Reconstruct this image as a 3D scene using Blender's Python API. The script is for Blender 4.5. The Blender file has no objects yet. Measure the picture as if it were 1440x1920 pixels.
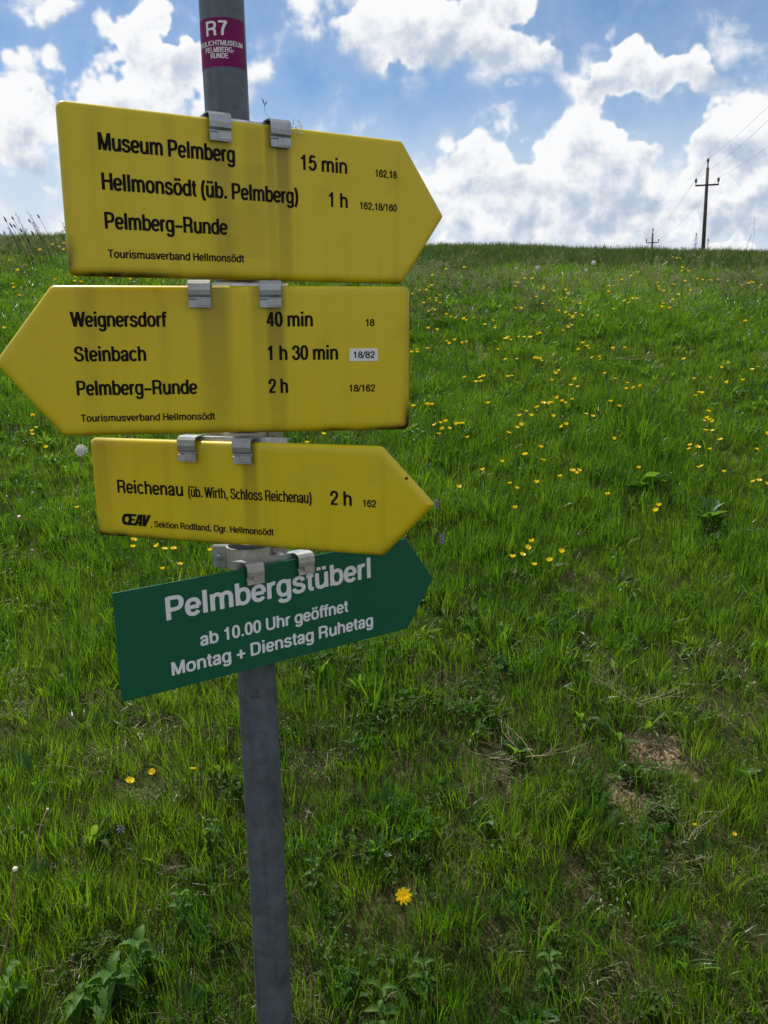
import bpy, math, random
import numpy as np
from mathutils import Matrix, Vector
random.seed(7)
RNG = np.random.default_rng(11)
C = bpy.context.scene.collection
sc = bpy.context.scene

# ------------------------------------------------------------------ camera
CAM = Vector((0.0, 0.0, 1.5))
RC = np.array([[0.999841, 0.017829, 0.0], [-0.00366, 0.205264, -0.9787], [-0.017449, 0.978544, 0.205296]])
FPX = 1608.0                                   # focal length in pixels of the 1440 x 1920 frame
cam = bpy.data.cameras.new('camera'); co = bpy.data.objects.new('camera', cam); C.objects.link(co)
m4 = Matrix([list(r) for r in RC]).to_4x4(); m4.translation = CAM; co.matrix_world = m4
cam.sensor_fit = 'VERTICAL'; cam.sensor_height = 36.0; cam.sensor_width = 27.0; cam.lens = FPX/1920*36
cam.clip_start = 0.02; cam.clip_end = 5000
sc.camera = co

# ------------------------------------------------------------------ sun, sky, exposure
SUN = Vector((-0.30, 0.44, 0.86)).normalized()       # high, behind the signs and a little to the left
el = math.asin(SUN.z); az = math.atan2(SUN.x, SUN.y)
sl = bpy.data.lights.new('sun', 'SUN'); sl.energy = 4.95; sl.angle = math.radians(0.53); sl.color = (1.0, 0.95, 0.86)
so = bpy.data.objects.new('sun', sl); C.objects.link(so); so.rotation_euler = (-SUN).to_track_quat('-Z', 'Y').to_euler()
sc.view_settings.view_transform = 'Standard'; sc.view_settings.look = 'None'
sc.view_settings.exposure = 0.0; sc.view_settings.gamma = 1.0; sc.view_settings.use_curve_mapping = False
sc.cycles.max_bounces = 5; sc.cycles.diffuse_bounces = 2; sc.cycles.glossy_bounces = 3
sc.cycles.transmission_bounces = 6; sc.cycles.transparent_max_bounces = 8; sc.cycles.caustics_reflective = False; sc.cycles.caustics_refractive = False

class NT:
    """thin helper for node trees"""
    def __init__(s, tree): s.t = tree
    def n(s, kind, **kw):
        nd = s.t.nodes.new(kind)
        for k, v in kw.items():
            if k.startswith('i_'):
                key = k[2:]; key = int(key) if key.isdigit() else key.replace('_', ' ')
                s.put(nd.inputs[key], v)
            else: setattr(nd, k, v)
        return nd
    def put(s, sock, v):
        if isinstance(v, bpy.types.NodeSocket): s.t.links.new(v, sock)
        else: sock.default_value = v
    def math(s, op, a, b=0.0, c=None, clamp=False):
        nd = s.t.nodes.new('ShaderNodeMath'); nd.operation = op; nd.use_clamp = clamp
        s.put(nd.inputs[0], a); s.put(nd.inputs[1], b)
        if c is not None: s.put(nd.inputs[2], c)
        return nd.outputs[0]
    def vmath(s, op, a, b=None, out=0):
        nd = s.t.nodes.new('ShaderNodeVectorMath'); nd.operation = op
        s.put(nd.inputs[0], a)
        if b is not None: s.put(nd.inputs[1], b)
        return nd.outputs[out]
    def mix(s, f, a, b, blend='MIX'):
        nd = s.t.nodes.new('ShaderNodeMix'); nd.data_type = 'RGBA'; nd.blend_type = blend
        s.put(nd.inputs[0], f); s.put(nd.inputs[6], a); s.put(nd.inputs[7], b)
        return nd.outputs[2]
    def smooth(s, v, lo, hi, a=0.0, b=1.0):
        nd = s.t.nodes.new('ShaderNodeMapRange'); nd.interpolation_type = 'SMOOTHSTEP'
        s.put(nd.inputs[0], v); s.put(nd.inputs[1], lo); s.put(nd.inputs[2], hi); s.put(nd.inputs[3], a); s.put(nd.inputs[4], b)
        return nd.outputs[0]
    def noise(s, vec, scale, detail=4.0, rough=0.5, dist=0.0, out=0):
        nd = s.t.nodes.new('ShaderNodeTexNoise')
        if vec is not None: s.put(nd.inputs['Vector'], vec)
        nd.inputs['Scale'].default_value = scale; nd.inputs['Detail'].default_value = detail
        nd.inputs['Roughness'].default_value = rough; nd.inputs['Distortion'].default_value = dist
        return nd.outputs[out]

def ray(px, py):
    d = RC @ np.array([(px-720)/FPX, (960-py)/FPX, -1.0])
    return d/np.linalg.norm(d)

def azel(px, py):
    d = ray(px, py); return math.degrees(math.atan2(d[0], d[1])), math.degrees(math.asin(d[2]))

# world: Nishita sky with fair-weather cumulus mixed over it by direction
world = bpy.data.worlds.new('World'); sc.world = world; world.use_nodes = True
wt = world.node_tree; wt.nodes.clear(); W = NT(wt)
out = W.n('ShaderNodeOutputWorld'); bg = W.n('ShaderNodeBackground')
sky = W.n('ShaderNodeTexSky'); sky.sky_type = 'NISHITA'; sky.sun_disc = False
sky.sun_elevation = el; sky.sun_rotation = az; sky.air_density = 1.0; sky.dust_density = 0.3; sky.ozone_density = 2.0; sky.altitude = 800
SKY_STRENGTH = 0.10
tc = W.n('ShaderNodeTexCoord'); D = W.vmath('NORMALIZE', tc.outputs['Generated'])
sx = W.n('ShaderNodeSeparateXYZ', i_0=D)
azn = W.math('MULTIPLY', W.math('ARCTAN2', sx.outputs[0], sx.outputs[1]), 57.29578)
eln = W.math('MULTIPLY', W.math('ARCSINE', sx.outputs[2]), 57.29578)
P0 = W.n('ShaderNodeCombineXYZ', i_0=azn, i_1=eln).outputs[0]
# large lumps push the outlines about
wn = W.noise(D, 9.0, 4.0, 0.55, 0.0, out=1)
warp = W.vmath('SCALE', W.vmath('SUBTRACT', wn, (0.5, 0.5, 0.5)))
warp.node.inputs['Scale'].default_value = 7.0
P = W.vmath('ADD', P0, warp)
# each cloud: centre, half-size (pixels of the photograph turned into degrees), weight
CLOUDS = [  # px, py, rx, ry, weight
 (285,120,110,95,1.0),(215,165,100,60,.8),(340,170,90,80,.85),(290,195,190,60,.7),
 (40,120,75,55,.6),(50,250,120,90,.8),(70,300,120,60,.6),(20,395,90,50,.45),(80,12,70,24,.55),
 (500,185,60,40,.4),(540,80,60,110,.38),
 (740,60,130,90,.95),(860,45,150,70,.95),(960,95,110,80,.7),(700,110,70,45,.5),(930,15,100,45,.9),
 (1090,70,80,70,.75),(1200,130,150,70,1.0),(1340,125,95,50,.85),(1150,60,80,50,.7),(1220,190,140,40,.5),
 (960,300,105,65,.8),(1060,330,150,75,.9),(1130,290,190,80,1.0),(1280,265,200,70,1.0),(1420,300,150,100,.95),(1220,360,230,60,.9),(1370,400,120,55,.95),(1060,385,220,45,.75),
 (950,370,150,45,.7),(1120,230,60,30,.5),(1440,115,40,40,.6),
 (1000,425,300,40,.7),(860,430,140,40,.65),(1230,430,200,35,.65),
]
cover = None; low = None; tot = None
for px, py, rx, ry, w in CLOUDS:
    a, e = azel(px, py); a2, _ = azel(px+rx, py); _, e2 = azel(px, py-ry)
    ra, re_ = max(.6, abs(a2-a)), max(.6, abs(e2-e))
    q = W.vmath('DIVIDE', W.vmath('SUBTRACT', P, (a, e, 0)), (ra*1.38, re_*1.38, 1))
    r2 = W.vmath('DOT_PRODUCT', q, q, out=1)
    v = W.math('MULTIPLY', W.math('SUBTRACT', 1.0, r2, clamp=True), w)
    yq = W.n('ShaderNodeSeparateXYZ', i_0=q).outputs[1]
    lw = W.math('MULTIPLY', v, yq)
    cover = v if cover is None else W.math('SMOOTH_MAX', cover, v, 0.25)
    low = lw if low is None else W.math('ADD', low, lw)
    tot = v if tot is None else W.math('ADD', tot, v)
# the rest of the sky carries on with the same kind of broken cloud
big = W.noise(D, 2.6, 3.0, 0.5)
side = W.smooth(W.math('ABSOLUTE', azn), 29.0, 42.0)
high = W.smooth(eln, 27.0, 40.0)
outside = W.math('MAXIMUM', side, high)
gen = W.math('MULTIPLY', W.math('MULTIPLY', W.smooth(big, 0.42, 0.66), 0.9), outside)
gen = W.math('MULTIPLY', gen, W.smooth(eln, -2.0, 6.0))
cover = W.math('MAXIMUM', cover, gen)
f1 = W.noise(D, 17.0, 9.0, 0.60, 0.25)
f2 = W.noise(D, 6.5, 5.0, 0.55, 0.1)
f0 = W.noise(D, 60.0, 4.0, 0.6)
cover = W.math('ADD', cover, W.math('MULTIPLY', W.smooth(eln, 13.0, 7.0), 0.14))
dens = W.math('ADD', W.math('MULTIPLY', cover, 1.05), W.math('MULTIPLY', W.math('SUBTRACT', f1, 0.5), 0.95))
dens = W.math('ADD', dens, W.math('MULTIPLY', W.math('SUBTRACT', f2, 0.5), 0.55))
rel = W.math('DIVIDE', low, W.math('ADD', tot, 0.12))          # where in its cloud: +1 top, -1 underside
under = W.smooth(rel, 0.15, -0.55)
width = W.math('ADD', 0.20, W.math('MULTIPLY', under, 0.42))    # crisp tops, frayed undersides
alpha = W.n('ShaderNodeMapRange', interpolation_type='SMOOTHSTEP', i_0=dens, i_1=0.20, i_2=W.math('ADD', width, 0.20)).outputs[0]
up = W.vmath('ADD', D, (-0.006, 0.0, 0.017)); up2 = W.vmath('ADD', D, (-0.012, 0.0, 0.045))
f3 = W.noise(up, 17.0, 9.0, 0.60, 0.25); f4 = W.noise(up2, 6.5, 5.0, 0.55, 0.1)
relief = W.math('ADD', W.math('MULTIPLY', W.math('SUBTRACT', f3, f1), 1.9), W.math('MULTIPLY', W.math('SUBTRACT', f4, f2), 1.1))
shade = W.math('ADD', relief, W.math('MULTIPLY', rel, -0.78))
shade = W.math('ADD', shade, W.math('MULTIPLY', W.math('SUBTRACT', dens, 0.45), 0.42))
shade = W.math('ADD', shade, W.math('MULTIPLY', W.math('SUBTRACT', f0, 0.5), 0.25))
shade = W.smooth(shade, -0.10, 0.62)
ccol = W.mix(shade, (0.96, 0.965, 0.975, 1), (0.47, 0.56, 0.69, 1))
skyc = W.vmath('SCALE', W.vmath('MULTIPLY', sky.outputs[0], (0.74, 0.93, 1.06))); skyc.node.inputs['Scale'].default_value = SKY_STRENGTH
haze_f = W.math('ADD', W.math('MULTIPLY', W.smooth(eln, 15.0, 6.5), 0.78), W.math('MULTIPLY', W.smooth(dens, -0.20, 0.30), 0.24), clamp=True)
skyh = W.mix(haze_f, skyc, (0.66, 0.75, 0.86, 1))
final = W.mix(alpha, skyh, ccol)
final = W.mix(W.smooth(eln, 0.5, -3.0), final, (0.10, 0.13, 0.07, 1))
W.put(bg.inputs[0], final); bg.inputs[1].default_value = 1.0
wt.links.new(bg.outputs[0], out.inputs[0])
world.cycles.sampling_method = 'MANUAL'; world.cycles.sample_map_resolution = 512

# ------------------------------------------------------------------ object helpers
def tag(o, label=None, cat=None, group=None, kind=None):
    if label: o['label'] = label
    if cat: o['category'] = cat
    if group: o['group'] = group
    if kind: o['kind'] = kind
    return o

def empty(name, loc=(0, 0, 0), mat=None):
    o = bpy.data.objects.new(name, None); C.objects.link(o); o.empty_display_size = .05
    if mat is not None: o.matrix_world = mat
    else: o.location = loc
    return o

def mesh_of(name, v, f, mats, fm=None, smooth=False):
    me = bpy.data.meshes.new(name); me.from_pydata([tuple(map(float, p)) for p in v], [], [tuple(map(int, q)) for q in f])
    for m in (mats if isinstance(mats, (list, tuple)) else [mats]): me.materials.append(m)
    if fm is not None: me.polygons.foreach_set('material_index', np.array(fm, dtype=np.int32))
    if smooth: me.polygons.foreach_set('use_smooth', np.ones(len(me.polygons), dtype=bool))
    me.update(); return me

def obj(name, v, f, mats, parent=None, fm=None, smooth=False, link=True):
    o = bpy.data.objects.new(name, mesh_of(name, v, f, mats, fm, smooth))
    if link: C.objects.link(o)
    if parent is not None: o.parent = parent
    return o

def place(name, me, parent=None):
    o = bpy.data.objects.new(name, me); C.objects.link(o)
    if parent is not None: o.parent = parent
    return o

class MB:
    def __init__(s): s.v = []; s.f = []; s.m = []
    def add(s, v, f, m=0):
        b = len(s.v); s.v += [tuple(map(float, p)) for p in v]; s.f += [tuple(int(i)+b for i in q) for q in f]; s.m += [m]*len(f)
    def tube(s, pts, rads, n=6, m=0, cap=True):
        pts = [np.array(p, float) for p in pts]; V = []; F = []
        if not hasattr(rads, '__len__'): rads = [rads]*len(pts)
        up = np.array([0.31, 0.2, 0.93])
        for i, p in enumerate(pts):
            t = pts[min(i+1, len(pts)-1)]-pts[max(i-1, 0)]; t = t/(np.linalg.norm(t)+1e-12)
            if abs(t@up) > .97: up = np.array([.9, .1, .1])
            a = np.cross(t, up); a /= np.linalg.norm(a); b = np.cross(a, t)
            for k in range(n):
                w = 2*math.pi*k/n; V.append(p+rads[i]*(math.cos(w)*a+math.sin(w)*b))
        for i in range(len(pts)-1):
            for k in range(n):
                F.append((i*n+k, i*n+(k+1) % n, (i+1)*n+(k+1) % n, (i+1)*n+k))
        if cap: F.append(tuple(range(n))[::-1]); F.append(tuple((len(pts)-1)*n+k for k in range(n)))
        s.add(V, F, m)
    def box(s, c, h, m=0, bev=0.0, axes=None):
        c = np.array(c, float); A = np.eye(3) if axes is None else np.array(axes, float)
        if bev <= 0:
            V = [c+A.T@(np.array([i, j, k])*h) for i in (-1, 1) for j in (-1, 1) for k in (-1, 1)]
            F = [(0, 1, 3, 2), (4, 6, 7, 5), (0, 4, 5, 1), (2, 3, 7, 6), (0, 2, 6, 4), (1, 5, 7, 3)]
            s.add(V, F, m); return
        V = []; idx = {}
        for i in (-1, 1):
            for j in (-1, 1):
                for k in (-1, 1):
                    for a in range(3):
                        q = np.array([i, j, k])*np.array(h, float)
                        for b in range(3):
                            if b != a: q[b] -= np.sign(q[b])*bev
                        idx[(i, j, k, a)] = len(V); V.append(c+A.T@q)
        F = []
        def g(i, j, k, a): return idx[(i, j, k, a)]
        for a in range(3):
            for sg in (-1, 1):
                cs = []
                for (p, q) in ((-1, -1), (1, -1), (1, 1), (-1, 1)):
                    t = [0, 0, 0]; t[a] = sg; t[(a+1) % 3] = p; t[(a+2) % 3] = q; cs.append(g(*t, a))
                F.append(cs if sg > 0 else cs[::-1])
        for a in range(3):
            b, c_ = (a+1) % 3, (a+2) % 3
            for p in (-1, 1):
                for q in (-1, 1):
                    t1 = [0, 0, 0]; t1[a] = -1; t1[b] = p; t1[c_] = q; t2 = list(t1); t2[a] = 1
                    F.append((g(*t1, b), g(*t2, b), g(*t2, c_), g(*t1, c_)))
        for i in (-1, 1):
            for j in (-1, 1):
                for k in (-1, 1): F.append((g(i, j, k, 0), g(i, j, k, 1), g(i, j, k, 2)))
        s.add(V, F, m)
    def build(s, name, mats, parent=None, smooth=False, link=True):
        return obj(name, s.v, s.f, mats, parent, s.m, smooth, link)

# ------------------------------------------------------------------ materials
def mat(name):
    m = bpy.data.materials.new(name); m.use_nodes = True; t = m.node_tree; t.nodes.clear()
    N = NT(t); o = N.n('ShaderNodeOutputMaterial'); return m, N, o

def principled(name, col, rough=0.5, metal=0.0, var=0.0, scale=30.0, bump=0.0, coat=0.0, spec=0.5):
    m, N, o = mat(name); b = N.n('ShaderNodeBsdfPrincipled')
    c = (*col, 1)
    if var:
        g = N.n('ShaderNodeTexCoord'); nz = N.noise(g.outputs['Object'], scale, 5.0, 0.6)
        c = N.mix(N.smooth(nz, 0.3, 0.7), tuple(x*(1-var) for x in col)+(1,), tuple(min(1, x*(1+var)) for x in col)+(1,))
        if bump:
            bp = N.n('ShaderNodeBump'); bp.inputs['Strength'].default_value = bump; bp.inputs['Distance'].default_value = .002
            N.put(bp.inputs['Height'], nz); N.put(b.inputs['Normal'], bp.outputs[0])
    N.put(b.inputs['Base Color'], c); b.inputs['Roughness'].default_value = rough; b.inputs['Metallic'].default_value = metal
    b.inputs['Coat Weight'].default_value = coat; b.inputs['Coat Roughness'].default_value = .12
    b.inputs['Specular IOR Level'].default_value = spec
    N.put(o.inputs[0], b.outputs[0]); return m

def leafmat(name, c1, c2, t1, t2, trans=0.5, rough=0.42, gloss=0.06, wscale=1.3):
    """leaf: diffuse + translucent + a little sheen; colour by instance and by place"""
    m, N, o = mat(name)
    oi = N.n('ShaderNodeObjectInfo'); ge = N.n('ShaderNodeNewGeometry')
    big = N.noise(ge.outputs['Position'], wscale, 3.0, 0.6); small = N.noise(ge.outputs['Position'], 34.0, 2.0, 0.5)
    f = N.math('ADD', N.math('MULTIPLY', oi.outputs['Random'], 0.50), N.math('MULTIPLY', N.smooth(big, .33, .67), 0.35))
    f = N.math('ADD', f, N.math('MULTIPLY', N.smooth(small, .3, .7), 0.35), clamp=True)
    dc = N.mix(f, (*c1, 1), (*c2, 1)); tcx = N.mix(f, (*t1, 1), (*t2, 1))
    d = N.n('ShaderNodeBsdfDiffuse', i_0=dc); t = N.n('ShaderNodeBsdfTranslucent', i_0=tcx)
    mx = N.n('ShaderNodeMixShader'); mx.inputs[0].default_value = trans
    N.put(mx.inputs[1], d.outputs[0]); N.put(mx.inputs[2], t.outputs[0])
    g = N.n('ShaderNodeBsdfGlossy'); g.inputs['Roughness'].default_value = rough; g.inputs[0].default_value = (.9, .95, 1, 1)
    m2 = N.n('ShaderNodeMixShader')
    lw = N.n('ShaderNodeLayerWeight'); lw.inputs[0].default_value = .25
    N.put(m2.inputs[0], N.math('ADD', N.math('MULTIPLY', lw.outputs[0], gloss*1.6), gloss*.5))
    N.put(m2.inputs[1], mx.outputs[0]); N.put(m2.inputs[2], g.outputs[0]); N.put(o.inputs[0], m2.outputs[0])
    return m

M = {}
M['grass'] = leafmat('grass_blades', (.019, .064, .006), (.080, .132, .011), (.030, .150, .005), (.235, .42, .012), .56, .36, .030)
M['grass_far'] = leafmat('far_grass_blades', (.030, .060, .014), (.055, .085, .022), (.05, .11, .014), (.10, .17, .028), .45, .5, .015, .5)
M['leaf'] = leafmat('herb_leaves', (.034, .095, .014), (.075, .135, .020), (.10, .26, .014), (.24, .42, .03), .50, .45, .025)
M['nettle'] = leafmat('nettle_leaves', (.060, .140, .022), (.105, .190, .036), (.10, .28, .014), (.22, .42, .03), .48, .5, .010)
M['clover'] = leafmat('clover_leaves', (.026, .085, .010), (.060, .130, .014), (.06, .22, .010), (.17, .36, .015), .50, .6, .006)
M['straw'] = leafmat('dry_straw', (.13, .10, .045), (.30, .25, .13), (.12, .10, .04), (.24, .2, .09), .25, .5, .04)
M['seed'] = leafmat('grass_seed_heads', (.15, .17, .06), (.34, .36, .16), (.15, .18, .06), (.34, .38, .14), .35, .5, .03)
M['redseed'] = leafmat('sorrel_seed_heads', (.15, .07, .045), (.22, .13, .08), (.15, .08, .04), (.22, .14, .08), .35, .5, .03)
M['darkseed'] = leafmat('plantain_heads', (.045, .035, .025), (.08, .06, .04), (.04, .035, .02), (.06, .05, .03), .2, .5, .03)
M['stem'] = leafmat('green_stems', (.06, .11, .02), (.10, .15, .03), (.07, .15, .02), (.12, .2, .03), .3, .6, .015)
M['tanstem'] = principled('tan_stems', (.24, .15, .085), .55, var=.2, scale=60)
M['petal'] = leafmat('buttercup_petals', (.86, .62, .006), (.90, .70, .01), (.90, .66, .005), (.95, .74, .01), .40, .4, .02)
M['raypetal'] = leafmat('dandelion_rays', (.88, .60, .004), (.92, .68, .01), (.92, .62, .005), (.95, .7, .01), .35, .5, .01)
M['stamen'] = principled('stamens', (.62, .38, .01), .6, var=.2, scale=400)
M['fluff'] = leafmat('seed_fluff', (.62, .62, .60), (.75, .75, .72), (.6, .6, .58), (.7, .7, .68), .5, .6, .02)
M['receptacle'] = principled('pale_receptacle', (.68, .64, .54), .7, var=.15, scale=500)
M['violet'] = leafmat('violet_blossom', (.20, .12, .42), (.32, .22, .58), (.22, .14, .45), (.34, .24, .6), .4, .7, .0)
M['twig'] = principled('bleached_twigs', (.34, .27, .18), .75, var=.35, scale=40)
M['clod'] = principled('soil_clods', (.30, .215, .125), .95, var=.35, scale=60, bump=.6)
M['wood'] = principled('weathered_pole_wood', (.055, .042, .032), .85, var=.35, scale=3.0)
M['iron'] = principled('dark_iron', (.03, .032, .035), .5, .6)
M['ceramic'] = principled('dark_ceramic', (.03, .02, .018), .25, 0, coat=.5)
M['wire'] = principled('aluminium_wire', (.30, .32, .34), .5, .7)
M['black_print'] = principled('black_print', (.010, .009, .007), .75, spec=.12)
M['white_print'] = principled('white_print', (.78, .79, .80), .6, spec=.2)
M['zinc'] = principled('bright_zinc', (.36, .37, .38), .40, .65, var=.14, scale=70, bump=.05)
M['zinc_worn'] = principled('worn_zinc', (.46, .44, .40), .45, .6, var=.15, scale=80, bump=.08)
M['alu'] = principled('aluminium_rail', (.55, .56, .56), .36, .85, var=.2, scale=90)
M['bolt'] = principled('bolt_steel', (.55, .55, .55), .3, .9, var=.2, scale=300)
M['sticker_white'] = principled('white_sticker', (.74, .76, .77), .5)
M['cobweb'] = principled('cobweb', (.6, .58, .5), .8)

def pole_mat():
    m, N, o = mat('galvanised_pole'); b = N.n('ShaderNodeBsdfPrincipled'); g = N.n('ShaderNodeTexCoord')
    st = N.vmath('MULTIPLY', g.outputs['Object'], (1.0, 1.0, 0.10))
    a = N.noise(st, 90.0, 5.0, .6); c = N.noise(g.outputs['Object'], 26.0, 6.0, .65, .6)
    v = N.n('ShaderNodeTexVoronoi'); N.put(v.inputs['Vector'], g.outputs['Object']); v.inputs['Scale'].default_value = 95
    f = N.math('ADD', N.math('MULTIPLY', a, .55), N.math('MULTIPLY', c, .55))
    col = N.mix(N.smooth(f, .36, .74), (.058, .072, .086, 1), (.120, .138, .156, 1))
    col = N.mix(N.math('MULTIPLY', N.smooth(N.n('ShaderNodeSeparateXYZ', i_0=v.outputs['Color']).outputs[0], 0.0, 1.0), .22), col, (.17, .195, .215, 1))
    # dark scuffs
    sc_ = N.noise(st, 160.0, 2.0, .5); sp = N.smooth(sc_, .70, .76)
    col = N.mix(N.math('MULTIPLY', sp, .55), col, (.03, .035, .04, 1))
    N.put(b.inputs['Base Color'], col); b.inputs['Metallic'].default_value = .25
    N.put(b.inputs['Roughness'], N.smooth(c, .3, .7, .42, .62))
    bp = N.n('ShaderNodeBump'); bp.inputs['Strength'].default_value = .25; bp.inputs['Distance'].default_value = .001
    N.put(bp.inputs['Height'], c); N.put(b.inputs['Normal'], bp.outputs[0]); N.put(o.inputs[0], b.outputs[0]); return m
M['pole'] = pole_mat()

def sign_mat(name, base, dirt, H, x_end, clips, ghost=None, amount=1.15, rust=(.04, .022, .010)):
    """enamel with soft run-off streaks under the clips and grime round the rim"""
    m, N, o = mat(name); b = N.n('ShaderNodeBsdfPrincipled'); g = N.n('ShaderNodeTexCoord')
    ob = g.outputs['Object']; s = N.n('ShaderNodeSeparateXYZ', i_0=ob); x, z = s.outputs[0], s.outputs[2]
    st = N.vmath('MULTIPLY', ob, (1.0, 1.0, 0.06)); n1 = N.noise(st, 24.0, 5.0, .6); n2 = N.noise(ob, 14.0, 5.0, .6); n3 = N.noise(ob, 150.0, 3.0, .5)
    streak = N.math('MULTIPLY', N.smooth(n1, .50, .74), .16)
    for cx, wd, k in clips:
        d = N.math('ABSOLUTE', N.math('SUBTRACT', N.math('ADD', x, N.math('MULTIPLY', N.math('SUBTRACT', n1, .5), .012)), cx))
        r = N.math('MULTIPLY', N.smooth(d, wd, wd*.35), N.smooth(z, H/2, -H/2, k, k*.35))
        streak = N.math('MAXIMUM', streak, r)
    streak = N.math('ADD', streak, N.math('MULTIPLY', N.smooth(n2, .52, .75), .10))
    if ghost:            # outline left by an old sticker
        gx, gw, gz, gh = ghost
        mx_ = N.smooth(N.math('ABSOLUTE', N.math('SUBTRACT', x, gx)), gw, gw-.0012); mz_ = N.smooth(N.math('ABSOLUTE', N.math('SUBTRACT', z, gz)), gh, gh-.0012)
        streak = N.math('ADD', streak, N.math('MULTIPLY', N.math('MULTIPLY', mx_, mz_), N.smooth(n2, .2, .8, .03, .16)))
    col = N.mix(N.math('MULTIPLY', streak, amount), (*base, 1), (*dirt, 1))
    at = N.n('ShaderNodeAttribute'); at.attribute_name = 'rim'
    zlow = N.smooth(z, -H*.2, -H/2, .18, 1.0)
    fl = N.smooth(N.math('MULTIPLY', x, x_end), .02, .24, .35, 1.1)      # the flat end is the grimier one
    gr = N.math('MULTIPLY', N.math('MULTIPLY', at.outputs['Fac'], zlow), N.smooth(n2, .35, .62, .35, 1.0))
    gr = N.math('MULTIPLY', gr, fl, clamp=True)
    col = N.mix(N.math('MULTIPLY', gr, amount, clamp=True), col, (*rust, 1))
    col = N.mix(N.math('MULTIPLY', N.smooth(n3, .70, .78), .40*amount), col, (*dirt, 1))
    N.put(b.inputs['Base Color'], col); N.put(b.inputs['Roughness'], N.smooth(n2, .3, .7, .30, .46))
    b.inputs['Coat Weight'].default_value = .06; b.inputs['Coat Roughness'].default_value = .15; b.inputs['Specular IOR Level'].default_value = .35
    bp = N.n('ShaderNodeBump'); bp.inputs['Strength'].default_value = .10; bp.inputs['Distance'].default_value = .002
    N.put(bp.inputs['Height'], N.noise(ob, 60.0, 2.0, .5)); N.put(b.inputs['Normal'], bp.outputs[0])
    N.put(o.inputs[0], b.outputs[0]); return m

# ------------------------------------------------------------------ terrain
def sp(t, w): 
    t = np.asarray(t, float)/w
    return w*np.where(t > 30, t, np.log1p(np.exp(np.minimum(t, 30))))
_G = np.random.default_rng(3).random((256, 256))
def vnoise(x, y, s, seed=0):
    x = np.asarray(x, float)*s+seed*17.3+100; y = np.asarray(y, float)*s+seed*7.1+100
    xi = np.floor(x).astype(int); yi = np.floor(y).astype(int); fx = x-xi; fy = y-yi
    fx = fx*fx*(3-2*fx); fy = fy*fy*(3-2*fy); g = lambda a, b: _G[a % 256, b % 256]
    return (g(xi, yi)*(1-fx)+g(xi+1, yi)*fx)*(1-fy)+(g(xi, yi+1)*(1-fx)+g(xi+1, yi+1)*fx)*fy
def terrain(x, y):
    x = np.asarray(x, float); y = np.asarray(y, float)
    yb = 6.62-.33*np.clip(x, -5.0, 0)-.05*np.clip(x, 0, 6)
    z = -.194+.06*y+.282*sp(y-1.0, .15)-.222*sp(y-yb, .30)-.081*sp(y-19, 1.5)-.13*sp(y-260, 12)
    z = z-.028*sp(x-2.0, 1.0)-.035*sp(-x-2.5, 1.0)+.02*sp(-x-16, 4)
    z = z-.06*sp(-y, .3)*0
    a = np.clip((y-1.0)/2, 0, 1)
    z = z+a*.10*(vnoise(x, y, .7)-.5)+a*.05*(vnoise(x, y, 1.9, 2)-.5)+np.clip((y-12)/20, 0, 1)*.5*(vnoise(x, y, .09, 5)-.5)
    return z
def at(px, py, h=0.0):
    d = ray(px, py); t = 1.0; o = np.array(CAM)
    lo = None
    for i in range(4000):
        p = o+d*t
        if p[2] < float(terrain(p[0], p[1]))+h: lo = t; break
        t *= 1.004
        if t > 900: break
    if lo is None: return None
    a, b = lo/1.004, lo
    for _ in range(20):
        m_ = (a+b)/2; p = o+d*m_
        if p[2] < float(terrain(p[0], p[1]))+h: b = m_
        else: a = m_
    return o+d*b

# worn spots in the sward where soil or thatch shows: px, py, radius in metres, strength
BARE = [(1228,1392,.125,1.2),(1178,1492,.062,.95),(1190,1500,.12,.25),(955,1425,.20,.6),(1010,1440,.16,.5),(800,1440,.10,.45),
        (1385,1615,.10,.7),(1300,1580,.08,.5),(60,1335,.17,.55),(165,1330,.13,.4),(600,1415,.16,.4),(700,1690,.10,.55),(745,1730,.10,.4),(230,1450,.14,.55),
        (1060,1640,.10,.5),(1300,1240,.25,.35),(1330,1330,.22,.45),(1400,1290,.20,.45),(1140,1850,.10,.6),(1165,1885,.08,.8),(1300,1740,.12,.4),
        (1210,1000,.14,.4),(880,1090,.15,.25),(1110,1120,.25,.22),(860,1260,.22,.3),(1240,1790,.08,.5),(960,1740,.09,.4),(60,1900,.08,.4),
        (1045,1340,.12,.4),(870,1400,.1,.4),(1290,650,.3,.25)]
BW = []
for px, py, r, k in BARE:
    p = at(px, py, .03)
    if p is not None: BW.append((p[0], p[1], r*(.85 if k > .9 else .6), k if k > .9 else k*.7))
def bare(x, y):
    x = np.asarray(x, float); y = np.asarray(y, float); b = np.zeros_like(x)
    wx = x+.10*(vnoise(x, y, 9, 3)-.5); wy = y+.10*(vnoise(x, y, 9, 4)-.5)
    for cx, cy, r, k in BW:
        d2 = ((wx-cx)/r)**2+((wy-cy)/r)**2; b = np.maximum(b, k*np.clip(1.35-d2, 0, 1))
    return b

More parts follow.
